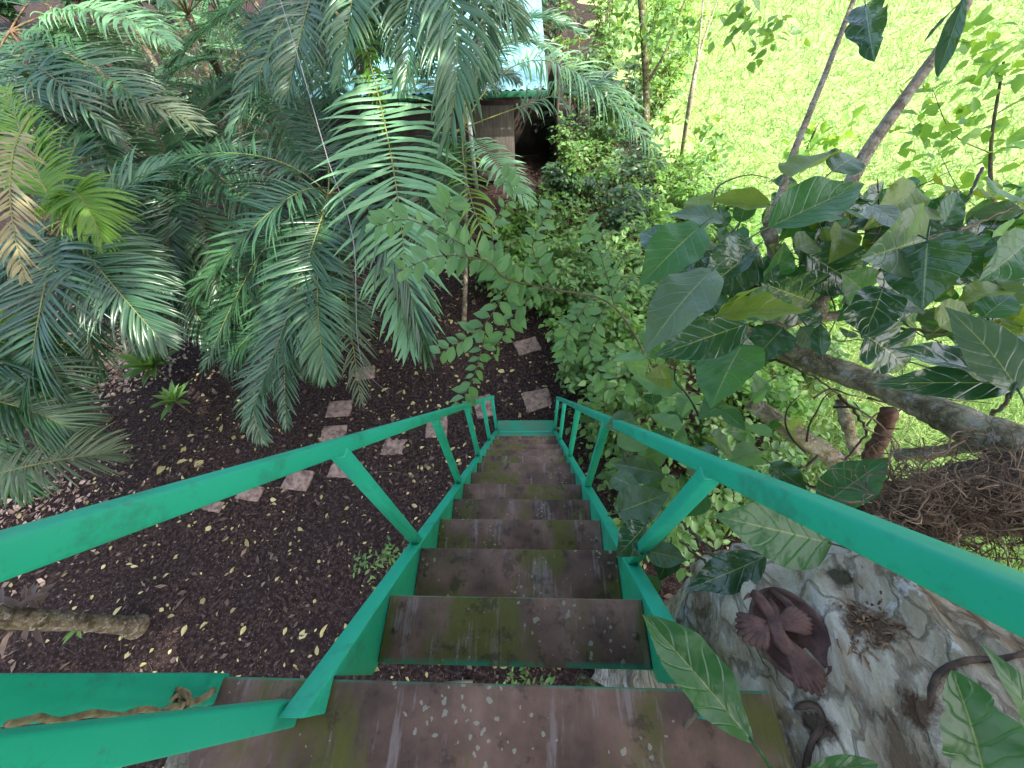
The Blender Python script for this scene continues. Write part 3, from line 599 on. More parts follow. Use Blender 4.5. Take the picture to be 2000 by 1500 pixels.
for px, py, a, b, rz, lb in slabs:
    c = G(px, py, .02); o = MB(); n = 9
    a *= .86; b *= .86; xs = np.linspace(-a/2, a/2, n); ys = np.linspace(-b/2, b/2, n); X, Y = np.meshgrid(xs, ys); X = X+RNG.normal(0, .004, X.shape); Y = Y+RNG.normal(0, .004, Y.shape)
    ca, sa = math.cos(rz), math.sin(rz); Z = np.full(X.shape, .024)+RNG.normal(0, .003, X.shape)-.015*((abs(X) > a*.48) | (abs(Y) > b*.48))
    top = np.stack([c[0]+X*ca-Y*sa, c[1]+X*sa+Y*ca, Z], -1).reshape(-1, 3); q = (np.arange(n-1)[:, None]*n+np.arange(n-1)[None]).ravel()
    o.add(top, np.stack([q, q+1, q+1+n, q+n], -1))
    ring = [i for i in range(n)]+[n*i+n-1 for i in range(1, n)]+[n*(n-1)+i for i in range(n-2, -1, -1)]+[n*i for i in range(n-2, 0, -1)]
    rt_ = top[ring]; lo = rt_.copy(); lo[:, 2] = -.05; k = len(ring); j = np.arange(k)
    o.add(np.vstack([rt_, lo]), np.stack([j, j+k, (j+1) % k+k, (j+1) % k], -1))
    tag(o.build('paving_slab', M['paver'], None, False), lb, 'paving slab', 'paving slabs of the garden path')

# ================================================================== LEAF LITTER
def scatter(n, x0, x1, y0_, y1, keep=None):
    p = np.stack([RNG.uniform(x0, x1, n), RNG.uniform(y0_, y1, n)], -1)
    if keep is not None: p = p[keep(p)]
    return np.column_stack([p, mulch_h(p[:, 0], p[:, 1])+.012])
p = scatter(3400, -9, 2.6, -2.2, 9); k = len(p); m = MB()
put(m, T_SMALL, p, rnd3(k)*[1, 1, .15], rnd3(k)*.3+[0, 0, 1], RNG.gamma(4, .0105, k)+.012, RNG.uniform(.6, 1.2, k)); lit = m.build('leaf_litter', M['litter'])
tag(lit, 'small yellow fallen leaves strewn over the dark mulch', 'leaf litter', kind='stuff')
p = scatter(9000, -9, 2.6, -2.2, 9.5); k = len(p); m = MB()
put(m, T_TINY, p-[0, 0, .006], rnd3(k)*[1, 1, .3], rnd3(k)*.5+[0, 0, 1], RNG.gamma(4, .012, k)+.015, RNG.uniform(.4, 1.2, k))
for i in range(420):
    a = p[i % k]; d = nrm(rnd3(1)[0]*[1, 1, .1]); l = random.uniform(.06, .3); m.tube([a, a+d*l*.5+[0, 0, .012], a+d*l+RNG.normal(0, .02, 3)*[1, 1, .2]], .0025, 4)
tag(m.build('mulch_debris', M['litter_brown']), 'brown twig and leaf debris over the soil', 'leaf litter', kind='stuff')
k = 5200; cen = np.array([G(215, 715), G(150, 745), G(280, 650), G(300, 560), G(330, 500), G(60, 1000), G(120, 690), G(255, 690)])  # dry chips whose pale colour also stands in for sunlit soil
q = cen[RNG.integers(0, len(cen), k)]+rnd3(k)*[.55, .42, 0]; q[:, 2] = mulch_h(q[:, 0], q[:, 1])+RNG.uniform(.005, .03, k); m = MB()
put(m, T_TINY, q, rnd3(k)*[1, 1, .3], rnd3(k)*.5+[0, 0, 1], RNG.gamma(4, .012, k)+.02, RNG.uniform(.5, 1.3, k)); tag(m.build('dry_litter_dapple', M['litter_pale']), 'dry leaf litter, paled to suggest sun dapples, on the soil beneath the left palms', 'leaf litter', kind='stuff')
big_spots = [(745, 765, .16), (785, 700, .12), (880, 715, .1), (740, 770, .1), (625, 1245, .20), (575, 1302, .13), (480, 1222, .12), (365, 1220, .14), (345, 905, .18), (815, 990, .12), (405, 1215, .12), (560, 1225, .1), (450, 1120, .1), (620, 1280, .12), (700, 905, .1), (980, 765, .1), (330, 1120, .1), (880, 880, .11), (800, 870, .1), (240, 985, .12)]
for px, py, l in big_spots:
    m = MB(); c = G(px, py, .03); put(m, T_TWIG, [c], rnd3(1)*[1, 1, .1], [[random.gauss(0, .3), random.gauss(0, .3), 1]], [l*.8], [.8]); tag(m.build('fallen_leaf', M['litter']), 'large yellow fallen leaf lying on the mulch', 'leaf', 'large fallen leaves on the mulch')

# ================================================================== SMALL GROUND PLANTS
def rosette(label, c, n, l, name='rosette_plant', lm='shrub', group=None):
    o = thing(name, label, 'plant', c, group); m = MB(); a = np.arange(n)*2.399; el = np.linspace(1.2, .15, n)
    d = np.stack([np.cos(a)*np.cos(el), np.sin(a)*np.cos(el), np.sin(el)], -1); put(m, T_LANCE, c+d*.02+np.array([0, 0, .3]), d, np.cross(np.cross(d, [0, 0, 1.0]), d), l*RNG.uniform(.8, 1.1, n), .75); m.build('foliage', M[lm], o)
    m = MB(); m.tube([c-[0, 0, .03], c+[0, 0, .32]], .014, 6); m.build('stem', M['twig'], o)
rosette('bright green rosette plant on the bare soil beneath the palms', G(330, 740), 26, .46, lm='shrub')
rosette('smaller green rosette in front of the larger rosette plant', G(372, 805), 16, .32, lm='shrub')
rosette('tiny seedling beside the old palm stem', G(205, 1232), 8, .14, lm='shrub_bright', name='seedling')
for px, py, lb in ((1030, 1320, 'fern-like weed under the gap before the first tread'), (745, 1105, 'weed beside the left stringer foot'), (1290, 1290, 'weed below the right stringer')):
    shrub(lb, G(px, py), .22, .15, 5, 3, 5, .08, T_LANCE, 'shrub', 'weeds under the stairs', 'weed', 'weed', .005)

# ================================================================== SHRUBS right of the path
sh = [(1.15, 2.5, 1.7, .6, 'shrub', 'leafy shrub pressing against the right handrail'), (1.0, 3.6, 1.5, .6, 'shrub', 'pale leafy shrub right of the stair foot'), (1.75, 3.2, 1.9, .65, 'shrub', 'bushy green shrub behind the right handrail'),
      (1.25, 4.8, 1.6, .65, 'shrub', 'shrub with fine twigs at the path bend'), (2.1, 4.6, 1.8, .7, 'shrub', 'rounded shrub under the big leaved branch'), (1.6, 6.0, 1.6, .7, 'shrub', 'shrub in the middle of the thicket right of the path'), (2.6, 6.0, 1.7, .75, 'shrub_bright', 'sunny light green shrub at the meadow edge'),
      (.9, 6.9, 1.2, .6, 'shrub', 'twiggy low shrub before the shed'), (1.9, 7.4, 1.7, .7, 'shrub_dark', 'dark shrub right of the shed doorway'), (2.9, 7.6, 1.6, .75, 'shrub_bright', 'bright shrub by the thin pale trunk'), (1.4, 8.8, 1.7, .6, 'shrub', 'shrub leaning at the shed corner'),
      (2.5, 9.2, 2.1, .8, 'shrub_dark', 'tall dark shrub near the mossy trunk'), (3.5, 9.4, 1.9, .8, 'shrub_bright', 'bright shrub where the meadow starts'), (-.1, 7.4, .95, .5, 'shrub', 'low leafy shrub in front of the board panel'), (-.6, 5.9, .9, .5, 'shrub', 'low shrub between the palm stem and path'),
      (.85, 4.3, 1.0, .42, 'shrub_bright', 'fresh green shrub just past the foot of the right handrail'), (.95, 5.2, 1.3, .5, 'shrub', 'wispy light shrub above the broken slab'), (-.2, 5.7, .7, .4, 'shrub_bright', 'small bright shrub behind the reaching leafy twig'),
      (.45, 5.3, .8, .45, 'shrub', 'light green low shrub on the path bend'), (.35, 6.4, .95, .5, 'shrub_bright', 'bright twiggy shrub between the slabs and the shed'), (.8, 5.9, 1.2, .5, 'shrub', 'leafy shrub overhanging the far slab'), (.0, 6.7, .8, .4, 'shrub', 'small shrub beside the thin palm stem'), (-.35, 7.6, .8, .4, 'shrub_bright', 'bright small shrub before the board panel'), (1.35, 3.9, 1.75, .5, 'shrub_bright', 'bright upright shrub beyond the right handrail'),
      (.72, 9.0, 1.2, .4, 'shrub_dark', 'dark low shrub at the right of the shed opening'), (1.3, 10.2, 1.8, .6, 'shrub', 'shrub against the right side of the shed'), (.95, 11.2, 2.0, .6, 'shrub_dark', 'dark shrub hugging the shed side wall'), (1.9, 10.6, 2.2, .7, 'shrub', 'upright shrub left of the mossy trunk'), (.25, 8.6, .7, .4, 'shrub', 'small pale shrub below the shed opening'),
      (3.5, 3.2, .6, .5, 'shrub_bright', 'low bright plant in the grass below the mossy limb'), (4.2, 4.0, .7, .5, 'shrub', 'low green plant in the grass right of the limb'), (2.9, 1.6, .8, .5, 'shrub', 'shrub under the root tangle'), (4.0, 6.6, 1.0, .7, 'shrub_bright', 'light green bush jutting into the meadow'), (4.6, 8.2, .8, .6, 'shrub_bright', 'small light bush in the open meadow'), (5.2, 5.2, .6, .5, 'shrub_bright', 'low pale plant in the open grass'), (3.4, 8.3, 1.5, .7, 'shrub', 'leafy green bush beside the pale grey trunk'),
      (3.4, 4.9, .9, .6, 'shrub_bright', 'low bright shrub under the mossy limb'), (2.4, 2.4, 1.1, .6, 'shrub', 'shrub in the shade below the mossy limb'), (1.6, 1.5, 1.3, .55, 'shrub', 'shrub under the right rail beside the old trunk')]
for x, y, h, s, lm, lb in sh:
    near = y < 5.5
    shrub(lb, (x, y, 0), h*.85, s, 10, 10, 9, .125 if near else .12, T_SMALL, lm)
far = [(2.2, 11.5, 2.6, 1.0, 'shrub_dark', 'dark tall bush beyond the shed corner'), (3.3, 12.5, 2.8, 1.0, 'shrub', 'bush beside the mossy trunk'), (1.6, 14, 3.4, 1.1, 'shrub', 'tall bush behind the shed, right side'), (4.3, 14.5, 2.8, 1.1, 'shrub_bright', 'bright bush at the far meadow edge'),
       (2.9, 17.5, 4.0, 1.4, 'shrub', 'tall pale bush far behind the shed'), (4.7, 19, 3.6, 1.4, 'shrub_bright', 'far bright bush near the upper edge'), (1.0, 19.5, 4.2, 1.5, 'shrub_dark', 'far dark bush above the roof'), (6.3, 23, 3.6, 1.6, 'shrub_bright', 'farthest bright bush left of the meadow'), (3.8, 25, 4.6, 1.8, 'shrub', 'farthest green bush behind the mossy trunk'), (-.5, 24, 5, 2, 'shrub', 'farthest bush behind the roof')]
for x, y, h, s, lm, lb in far: shrub(lb, (x, y, 0), h, s, 12, 11, 9, .17, T_SMALL, lm, 'tall bushes behind the shed', 'bush', 'bush', .02)
for i, x in enumerate(np.linspace(-34, 2, 10)):
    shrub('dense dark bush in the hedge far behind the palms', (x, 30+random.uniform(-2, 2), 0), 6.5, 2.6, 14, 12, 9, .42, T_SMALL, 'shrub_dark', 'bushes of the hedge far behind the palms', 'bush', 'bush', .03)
# low green cover between the shrubs
p = scatter(5200, .55, 4.6, 1.2, 11, lambda q: (q[:, 0] > .75+.25*np.sin(q[:, 1]*1.3)) & ((q[:, 1] < 9.2) | (q[:, 0] > .9))); k = len(p); m = MB()
p[:, 2] = RNG.uniform(.02, .45, k); put(m, T_SMALL, p, rnd3(k)*[1, 1, .5], rnd3(k)*.5+[0, 0, 1], RNG.uniform(.06, .14, k)); tag(m.build('ground_cover', M['shrub']), 'leafy ground cover beneath the shrubs', 'ground cover', kind='stuff')
k = 11000; p = np.stack([RNG.uniform(-24, -2.2, k), RNG.uniform(9, 27, k), RNG.uniform(.02, 1.1, k)], -1); m = MB()
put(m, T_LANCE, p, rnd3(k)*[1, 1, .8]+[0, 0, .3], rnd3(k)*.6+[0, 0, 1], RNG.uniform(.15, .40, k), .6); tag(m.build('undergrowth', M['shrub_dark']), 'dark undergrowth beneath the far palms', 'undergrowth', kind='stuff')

# ================================================================== MEADOW
def blades(n, d0, d1, hmul, name):
    u = RNG.uniform(0, 1, n); r = d0*(d1/d0)**u; a = RNG.uniform(R(-6), R(78), n)
    x = 3.2+r*np.sin(a); y = r*np.cos(a)-1.5; ok = (x > 3.0+.4*np.sin(y)) & (y > -2) & ~((x < 4.2+.05*y) & (y > 9)); x, y, r = x[ok], y[ok], r[ok]; k = len(x)
    d = rnd3(k)*[.7, .7, .2]+[0, 0, .55]; L = RNG.uniform(.14, .34, k)*(1+r*.03)*hmul; m = MB()
    put(m, leaf_tpl(1, 2, lambda v: .026*(1-v)+.004, .1, .9), np.stack([x, y, np.full(k, -.035)], -1), d, rnd3(k), L, 1+r*.05); return m.build(name, M['grass'])
tag(blades(130000, 1.6, 42, .85, 'meadow_grass'), 'sunlit long grass of the meadow', 'grass', kind='stuff')

# ================================================================== THIN TRUNKS, SAPLINGS
def sapling(label, pts, r0, r1, mat, twigs=(), leaves=None, cat='tree', name='sapling', group='thin trunks at the meadow edge'):
    o = thing(name, label, cat, np.array([pts[0][0], pts[0][1], 0.0]), group); m = MB(); c = spline(pts, 30); m.tube(c, np.linspace(r0, r1, 30), 8); t = m.build('trunk', M[mat], o)
    for tw in twigs: m = MB(); m.tube(spline(tw, 14), np.linspace(r1*.6, r1*.25, 14), 6); m.build('branch', M[mat], o)
    if leaves is not None:
        Pp, ls, lm, cnt = leaves; Pp = np.array(Pp); k = len(Pp)*cnt; q = np.repeat(Pp, cnt, 0)+rnd3(k)*[.16, .16, .12]; m = MB()
        put(m, T_SMALL, q, rnd3(k)+[0, 0, -.3], rnd3(k)*.5+[0, 0, 1], RNG.uniform(.6, 1.2, k)*ls); m.build('foliage', M[lm], o)
b = G(1262, 330); t1 = P(1262, 165, 8.0); t2 = P(1250, -40, 7.0)
sapling('mossy slim trunk with a forked branch behind the feathery frond', [b, P(1262, 250, 8.2), t1, t2], .085, .06, 'bark_green', [[t1, P(1300, 100, 7.6), P(1345, -20, 7.2)]], ([P(1225, 90, 7.4), P(1300, 40, 7), P(1350, 60, 7), P(1230, 30, 7.5)], .16, 'shrub', 60))
b = G(1325, 345); sapling('pale grey trunk that splits into two stems near the meadow', [b, P(1345, 215, 7.6), P(1362, 120, 7.0)], .05, .04, 'bark_thin', [[P(1362, 120, 7.0), P(1380, 60, 6.8), P(1412, -30, 6.5)], [P(1362, 120, 7.0), P(1368, 60, 6.8), P(1376, -30, 6.5)]], ([P(1300, 240, 7), P(1390, 250, 7), P(1440, 40, 5), P(1400, 300, 6.5), P(1500, 60, 5)], .17, 'shrub', 34))
b = G(1990, 560); sapling('sapling with lobed light green leaves at the right edge of the meadow', [b, P(1950, 430, 3.4), P(1935, 300, 3.1), P(1960, 120, 2.8)], .02, .008, 'twig', [[P(1935, 300, 3.1), P(1860, 260, 3.0), P(1820, 170, 3.0)], [P(1950, 430, 3.4), P(1880, 380, 3.3), P(1830, 290, 3.3)], [P(1950, 220, 3.0), P(2010, 180, 2.9), P(2040, 100, 2.8)]],
        ([P(1960, 120, 2.8), P(1990, 190, 2.9), P(1860, 270, 3.0), P(1825, 180, 3.0), P(1840, 300, 3.3), P(1975, 300, 3.0), P(1990, 240, 3), P(1920, 90, 2.9), P(1890, 420, 3.3)], .13, 'shrub_bright', 26))
b = G(1560, 330); sapling('small bright bush in the grass behind the twin stems', [b, P(1585, 270, 6.2), P(1600, 240, 6.0)], .02, .01, 'twig', [], ([P(1590, 250, 6.1), P(1570, 280, 6.2), P(1620, 260, 6.1), P(1600, 300, 6.4)], .2, 'shrub_bright', 22), 'bush', 'bush')

# ================================================================== THE BIG TREE right of the platform
tree = thing('tree', 'old lichened tree with big glossy leaves right of the platform', 'tree', (1.0, -.1, 0))
def gnarl(mb, pts, rad, seg, amp, freq, stretch=1.0, cap=True):
    n = len(pts); m0 = mb.n; vv = mb.tube(pts, rad, seg, 0, cap); ctr = np.repeat(np.asarray(pts), seg, 0); d = nrm(vv-ctr)
    out = mb.v[-1]
    for i in range(len(vv)):
        q = Vector(vv[i])*freq; q2 = Vector((q.x, q.y*stretch, q.z)); nz = mnoise.fractal(q2, 1.0, 2.1, 5)+.6*(1-abs(mnoise.noise(q2*1.7))*2)
        out[i] = vv[i]+d[i]*amp*nz
m = MB()
ax = spline([(1.02, -.15, -.1), (.98, -.1, 1.5), (.86, .03, 2.9), (.83, .06, 3.27), (.87, -.06, 3.44), (.95, -.5, 3.50), (1.12, -1.0, 3.75), (1.3, -1.4, 4.2), (1.6, -1.8, 5.6), (2.0, -2.0, 7.5), (2.4, -1.8, 9.6)], 220)
rr = np.interp(np.linspace(0, 1, 220), [0, .05, .30, .40, .5, .62, .8, 1], [.42, .30, .30, .43, .46, .42, .28, .14])
gnarl(m, ax, rr, 150, .050, 6.5, .42); trunk = m.build('trunk', M['bark_big'], tree)
from mathutils.bvhtree import BVHTree
bvh = BVHTree.FromPolygons([tuple(v.co) for v in trunk.data.vertices], [tuple(p.vertices) for p in trunk.data.polygons])
def on_trunk(px, py):
    h, nn, _, dist = bvh.ray_cast(V(CAM), V(nrm(ray(px, py)))); return (np.array(h), np.array(nn)) if h is not None else (None, None)
mb = MB()
for i in range(70):
    h, nn = on_trunk(1695+random.gauss(0, 30), 1225+random.gauss(0, 32))
    if h is None: continue
    d = nrm(np.array([.2, -1, 0])+rnd3(1)[0]*.6); d = d-nn*np.dot(d, nn); l = random.uniform(.012, .04); mb.tube(np.array([h-nn*.003, h+nn*.003+d*l*.5, h-nn*.001+d*l]), [.0015, random.uniform(.0012, .0032), .0005], 5)
mb.build('crumbling_fibres', M['rot'], tree)
def stain(mat, c, r, col):                                   # a brown rotten patch in the bark
    n_ = mat.node_tree; b_ = n_.nodes['Principled BSDF']; src = b_.inputs['Base Color'].links[0].from_socket
    tc = n_.nodes.new('ShaderNodeTexCoord'); nz_ = n_.nodes.new('ShaderNodeTexNoise'); nz_.inputs['Scale'].default_value = 22; nz_.inputs['Detail'].default_value = 7; nz_.inputs['Roughness'].default_value = .7; n_.links.new(tc.outputs['Object'], nz_.inputs['Vector'])
    ds = n_.nodes.new('ShaderNodeVectorMath'); ds.operation = 'DISTANCE'; n_.links.new(tc.outputs['Object'], ds.inputs[0]); ds.inputs[1].default_value = tuple(float(a) for a in c)
    ad = n_.nodes.new('ShaderNodeMath'); ad.operation = 'MULTIPLY_ADD'; n_.links.new(nz_.outputs[0], ad.inputs[0]); ad.inputs[1].default_value = r*2.6; n_.links.new(ds.outputs['Value'], ad.inputs[2])
    rp = n_.nodes.new('ShaderNodeMapRange'); n_.links.new(ad.outputs[0], rp.inputs[0]); rp.inputs[1].default_value = r*1.9; rp.inputs[2].default_value = r*2.4; rp.inputs[3].default_value = .92; rp.inputs[4].default_value = 0
    mx = n_.nodes.new('ShaderNodeMix'); mx.data_type = 'RGBA'; n_.links.new(rp.outputs[0], mx.inputs[0]); n_.links.new(src, mx.inputs[6]); mx.inputs[7].default_value = (*col, 1); n_.links.new(mx.outputs[2], b_.inputs['Base Color'])
for px, py, r_, c_ in ((1695, 1215, .055, (.075, .038, .02)), (1640, 1130, .035, (.05, .045, .022)), (1790, 1390, .04, (.10, .05, .028)), (1600, 1420, .03, (.06, .035, .022))):
    h, nn = on_trunk(px, py)
    if h is not None: stain(M['bark_big'], h, r_, c_)
def limb(pts, r0, r1, mat='bark_limb', seg=14, name='limb', amp=.010, n=40):
    m = MB(); gnarl(m, spline(pts, n), np.linspace(r0, r1, n), seg, amp, 14); return m.build(name, M[mat], tree)
limb([np.array([1.12, -.62, 3.66]), np.array([1.55, -.30, 3.86]), P(2150, 930, 1.15), P(1990, 872, 1.25), P(1870, 822, 1.38), P(1720, 755, 1.6), P(1560, 695, 1.85), P(1440, 652, 2.0)], .072, .040, seg=20, n=80)
limb([P(1490, 640, 1.9), P(1580, 622, 1.85), P(1680, 608, 1.8), P(1790, 590, 1.75)], .022, .016, 'bark_thin')
limb([P(2110, 905, 1.16), P(1970, 862, 1.3), P(1850, 878, 1.45), P(1745, 892, 1.55)], .026, .018)
limb([P(1465, 785, 2.3), P(1560, 850, 2.2), P(1650, 910, 2.15), P(1760, 985, 2.0), P(1800, 1060, 1.8)], .045, .055)
limb([P(1735, 800, 1.7), P(1725, 840, 1.75), P(1700, 900, 1.8)], .026, .032, 'twig_red')
limb([P(1645, 780, 2.0), P(1655, 830, 2.0), P(1672, 880, 2.05)], .022, .028)
limb([P(1500, 440, 1.7), P(1525, 380, 1.72), P(1550, 300, 1.75), P(1610, 150, 1.8), P(1675, -20, 1.85)], .019, .010, 'bark_thin', 10, amp=.002)
limb([P(1640, 400, 1.7), P(1695, 295, 1.72), P(1790, 160, 1.75), P(1860, 60, 1.75), P(1905, -30, 1.75)], .028, .018, 'bark_thin', 10, amp=.002)
limb([P(1500, 440, 1.7), P(1520, 560, 1.75), P(1500, 640, 1.85)], .024, .022, 'bark_thin', 10)
limb([P(1640, 400, 1.7), P(1610, 520, 1.75), P(1600, 620, 1.82)], .03, .026, 'bark_thin', 10)
for tw in ([(1520, 540, 1.8), (1600, 560, 1.75), (1700, 570, 1.7)], [(1700, 560, 1.7), (1740, 500, 1.6), (1810, 470, 1.5)], [(1450, 690, 1.9), (1560, 720, 1.9), (1640, 770, 1.95)], [(1900, 830, 1.35), (1960, 790, 1.3), (2000, 700, 1.2)],
           [(1640, 770, 1.9), (1690, 840, 1.9), (1650, 900, 1.9)], [(1600, 890, 2), (1550, 930, 1.9), (1500, 1000, 1.8)], [(1700, 640, 1.75), (1760, 640, 1.7), (1850, 650, 1.6), (1960, 630, 1.5)], [(1880, 400, 1.9), (1850, 470, 1.8), (1800, 560, 1.75)],
           [(1920, 330, 2.0), (1880, 400, 1.9), (1830, 470, 1.9)], [(1560, 940, 2), (1640, 960, 1.9), (1740, 900, 1.8)], [(1660, 560, 1.8), (1640, 480, 1.75), (1660, 420, 1.7)], [(1860, 900, 1.6), (1800, 960, 1.6), (1760, 1010, 1.5)], [(1400, 1090, 1.2), (1360, 1050, 1.3), (1310, 1000, 1.4)],
           [(1430, 1070, 1.4), (1420, 1120, 1.3), (1330, 1060, 1.4)], [(1260, 620, 2.2), (1350, 600, 2.1), (1480, 640, 1.95)], [(1810, 470, 1.5), (1900, 440, 1.6), (1990, 400, 1.7)], [(1600, 700, 1.8), (1560, 600, 1.8), (1480, 560, 1.7), (1390, 530, 1.6)]):
    m = MB(); q = spline([P(*a) for a in tw], 22); q += RNG.normal(0, .004, q.shape); m.tube(q, np.linspace(.008, .004, 22), 6); m.build('twig', M[random.choice(['twig_dark', 'twig_dark', 'twig'])], tree)
# vine roots crossing the trunk
for tw, r in (([P(1815, 1385, .70), P(1830, 1320, .70), P(1885, 1292, .70), P(1960, 1287, .70), P(2040, 1262, .70)], .0055), ([P(1550, 1385, .75), P(1590, 1378, .75), P(1606, 1410, .75), P(1585, 1460, .74), P(1570, 1530, .74)], .0065)):
    q = spline(tw, 40); m = MB()
    for i in range(len(q)):
        h, nn = on_trunk(*[float(a) for a in ((np.dot(q[i]-CAM, CR)/np.dot(q[i]-CAM, CF))*FPX+1000, 750-(np.dot(q[i]-CAM, CU)/np.dot(q[i]-CAM, CF))*FPX)])
        if h is not None: q[i] = h+nn*r*.6
    q[1:-1] = (q[:-2]+2*q[1:-1]+q[2:])/4; gnarl(m, q, np.interp(np.linspace(0, 1, 40), [0, .12, .9, 1], [r*.3, r, r*.8, r*.3]), 12, r*.22, 40); m.build('vine_root', M['vine'], tree)
# dry rootlets caught in the fork
m = MB()
for i in range(950):
    c = P(1700+random.random()*380, 985+random.gauss(0, 42), random.uniform(1.02, 1.22)); d = nrm(rnd3(1)[0]*[1, 1, .5]); pts = [c]
    for k in range(7): d = nrm(d+RNG.normal(0, .55, 3)); pts.append(pts[-1]+d*random.uniform(.015, .04))
    m.tube(spline(pts, 12), random.choice([.0006, .0008, .0011, .0014, .0022]), 4, cap=False)
m.build('rootlet_mass', M['root'], tree)
m = MB(); gnarl(m, spline([P(1700, 1010, 1.25), P(1800, 990, 1.25), P(1920, 975, 1.22), P(2080, 960, 1.2), np.array([1.75, -.02, 3.72]), np.array([1.35, -.25, 3.62])], 44), np.interp(np.linspace(0, 1, 44), [0, .12, .6, 1], [.03, .085, .11, .15]), 24, .02, 9); m.build('rootlet_core', M['twig_dark'], tree)
# big leaves, each at its own place on the twigs: base, tip, distance, width factor, template, colour
BL = [(1500, 445, 1695, 352, 1.25, .78, 'O', 'big_fresh', .0), (1545, 345, 1635, 285, 1.45, 1.2, 'B', 'big_lime'), (1625, 335, 1690, 285, 1.4, 1.2, 'B', 'big_pale'), (1505, 400, 1385, 388, 1.4, .7, 'O', 'big_lime'), (1415, 435, 1308, 398, 1.5, .9, 'O', 'big_pale'),
      (1370, 440, 1252, 540, 1.4, .9, 'O', 'big_fresh'), (1395, 525, 1248, 655, 1.2, .8, 'O', 'big_pale'), (1462, 632, 1278, 692, 1.3, .8, 'O', 'big'), (1398, 618, 1585, 598, 1.25, .8, 'O', 'big_lime'), (1398, 620, 1478, 545, 1.3, .6, 'O', 'big_lime'),
      (1450, 672, 1380, 790, 1.35, 1.1, 'B', 'big_fresh'), (1452, 655, 1438, 790, 1.4, .8, 'O', 'big'), (1480, 480, 1375, 575, 1.6, 1, 'B', 'big'), (1575, 495, 1695, 565, 1.6, 1, 'B', 'big'), (1812, 470, 1800, 605, 1.3, 1.2, 'B', 'big'),
      (1808, 465, 1690, 505, 1.4, .9, 'B', 'big_pale'), (1815, 470, 1935, 545, 1.35, .9, 'B', 'big'), (1990, 765, 1885, 585, .95, .75, 'O', 'big_pale', .0), (1985, 745, 1748, 668, 1.0, .55, 'O', 'big', .0), (1985, 750, 1738, 738, 1.0, .5, 'O', 'big', .0),
      (1990, 740, 2060, 600, .95, .8, 'O', 'big_pale'), (1690, 655, 1800, 720, 1.4, 1.2, 'L', 'big'), (1605, 695, 1598, 625, 1.6, .8, 'O', 'big'), (1725, 560, 1700, 650, 1.5, 1, 'B', 'big'), (1835, 640, 1895, 585, 1.45, 1, 'B', 'big_lime'),
      (1700, 400, 1800, 455, 1.5, .9, 'B', 'big_pale'), (1835, 395, 1900, 385, 1.7, .8, 'O', 'big'), (1790, 365, 1740, 420, 1.6, .8, 'O', 'big_lime'), (1985, 460, 1905, 500, 1.4, .8, 'O', 'big'), (2010, 470, 1930, 545, 1.3, .9, 'B', 'big_fresh'),
      (1600, 992, 1742, 885, 1.1, .85, 'O', 'big_fresh'), (1505, 905, 1585, 965, 1.4, .8, 'B', 'big'), (1208, 1000, 1308, 962, 1.35, 1, 'B', 'big_pale'), (1262, 1025, 1205, 1090, 1.25, 1, 'B', 'big'), (1262, 1075, 1345, 1095, 1.2, .9, 'B', 'big_pale'),
      (1295, 925, 1190, 905, 1.5, .9, 'O', 'big_pale'), (1498, 1086, 1338, 1158, 1.0, .72, 'O', 'big'), (1625, 1062, 1412, 1008, .98, .8, 'O', 'big_fresh'), (1472, 1452, 1268, 1198, .60, .80, 'P', 'big_fresh'), (1930, 1560, 1893, 1328, .55, .85, 'L', 'big_fresh', .0),
      (2040, 1470, 1995, 1275, .55, .7, 'O', 'big_fresh', .0), (1560, 1512, 1720, 1492, .6, .5, 'P', 'big_fresh'), (1690, 10, 1700, 95, 1.7, .5, 'L', 'big'), (1885, -10, 1830, 150, 1.6, .45, 'P', 'big'), (1860, 20, 1800, 80, 1.65, .3, 'P', 'big'),
      (1330, 760, 1240, 740, 1.8, .9, 'O', 'twigleaf'), (1260, 700, 1190, 690, 2.0, .9, 'O', 'twigleaf'), (1590, 590, 1500, 560, 1.7, 1, 'B', 'big'), (1640, 470, 1560, 440, 1.75, 1, 'B', 'big_fresh'), (1660, 560, 1600, 520, 1.8, 1, 'B', 'big'),
      (1740, 500, 1690, 440, 1.8, 1, 'B', 'big_lime'), (1850, 540, 1900, 480, 1.8, 1, 'B', 'big'), (1920, 620, 1990, 560, 1.5, 1, 'B', 'big_fresh'), (1390, 470, 1330, 480, 1.9, 1, 'B', 'big_lime'), (1530, 640, 1470, 700, 1.8, 1, 'B', 'big'),
      (1480, 560, 1420, 590, 1.8, 1, 'B', 'big'), (1330, 610, 1290, 660, 1.9, 1, 'O', 'big'), (1960, 420, 1900, 430, 1.8, 1, 'B', 'big_lime'), (1780, 560, 1740, 520, 1.8, 1, 'B', 'big'), (1310, 1060, 1290, 1140, 1.3, 1, 'B', 'big')]
TPF = {'B': broad, 'O': ovate, 'L': lobed, 'P': obov}; leafmb = {}
def bigleaf(x0, y0_, x1, y1, z, wf, tp, lm, dz=None):
    dz = random.uniform(-.10, .06) if dz is None else dz
    a, b_ = P(x0, y0_, z), P(x1, y1, z*(1+dz)); d = b_-a; L = np.linalg.norm(d)
    tocam = nrm(CAM-a); nz = tocam*.55+np.array([0, 0, .7])+RNG.normal(0, .34, 3)
    mb = leafmb.setdefault(lm, MB()); tpl = leaf_tpl(4, 28 if tp == 'L' else 16, TPF[tp], random.uniform(.02, .20), random.uniform(.05, .65), random.uniform(.05, .15)); put(mb, tpl, [a], [d], [nz], [L], [wf]); mb.tube([a-nrm(d)*L*.22-nz*.012, a-nrm(d)*L*.08, a+nrm(d)*L*.04], .0025, 5)
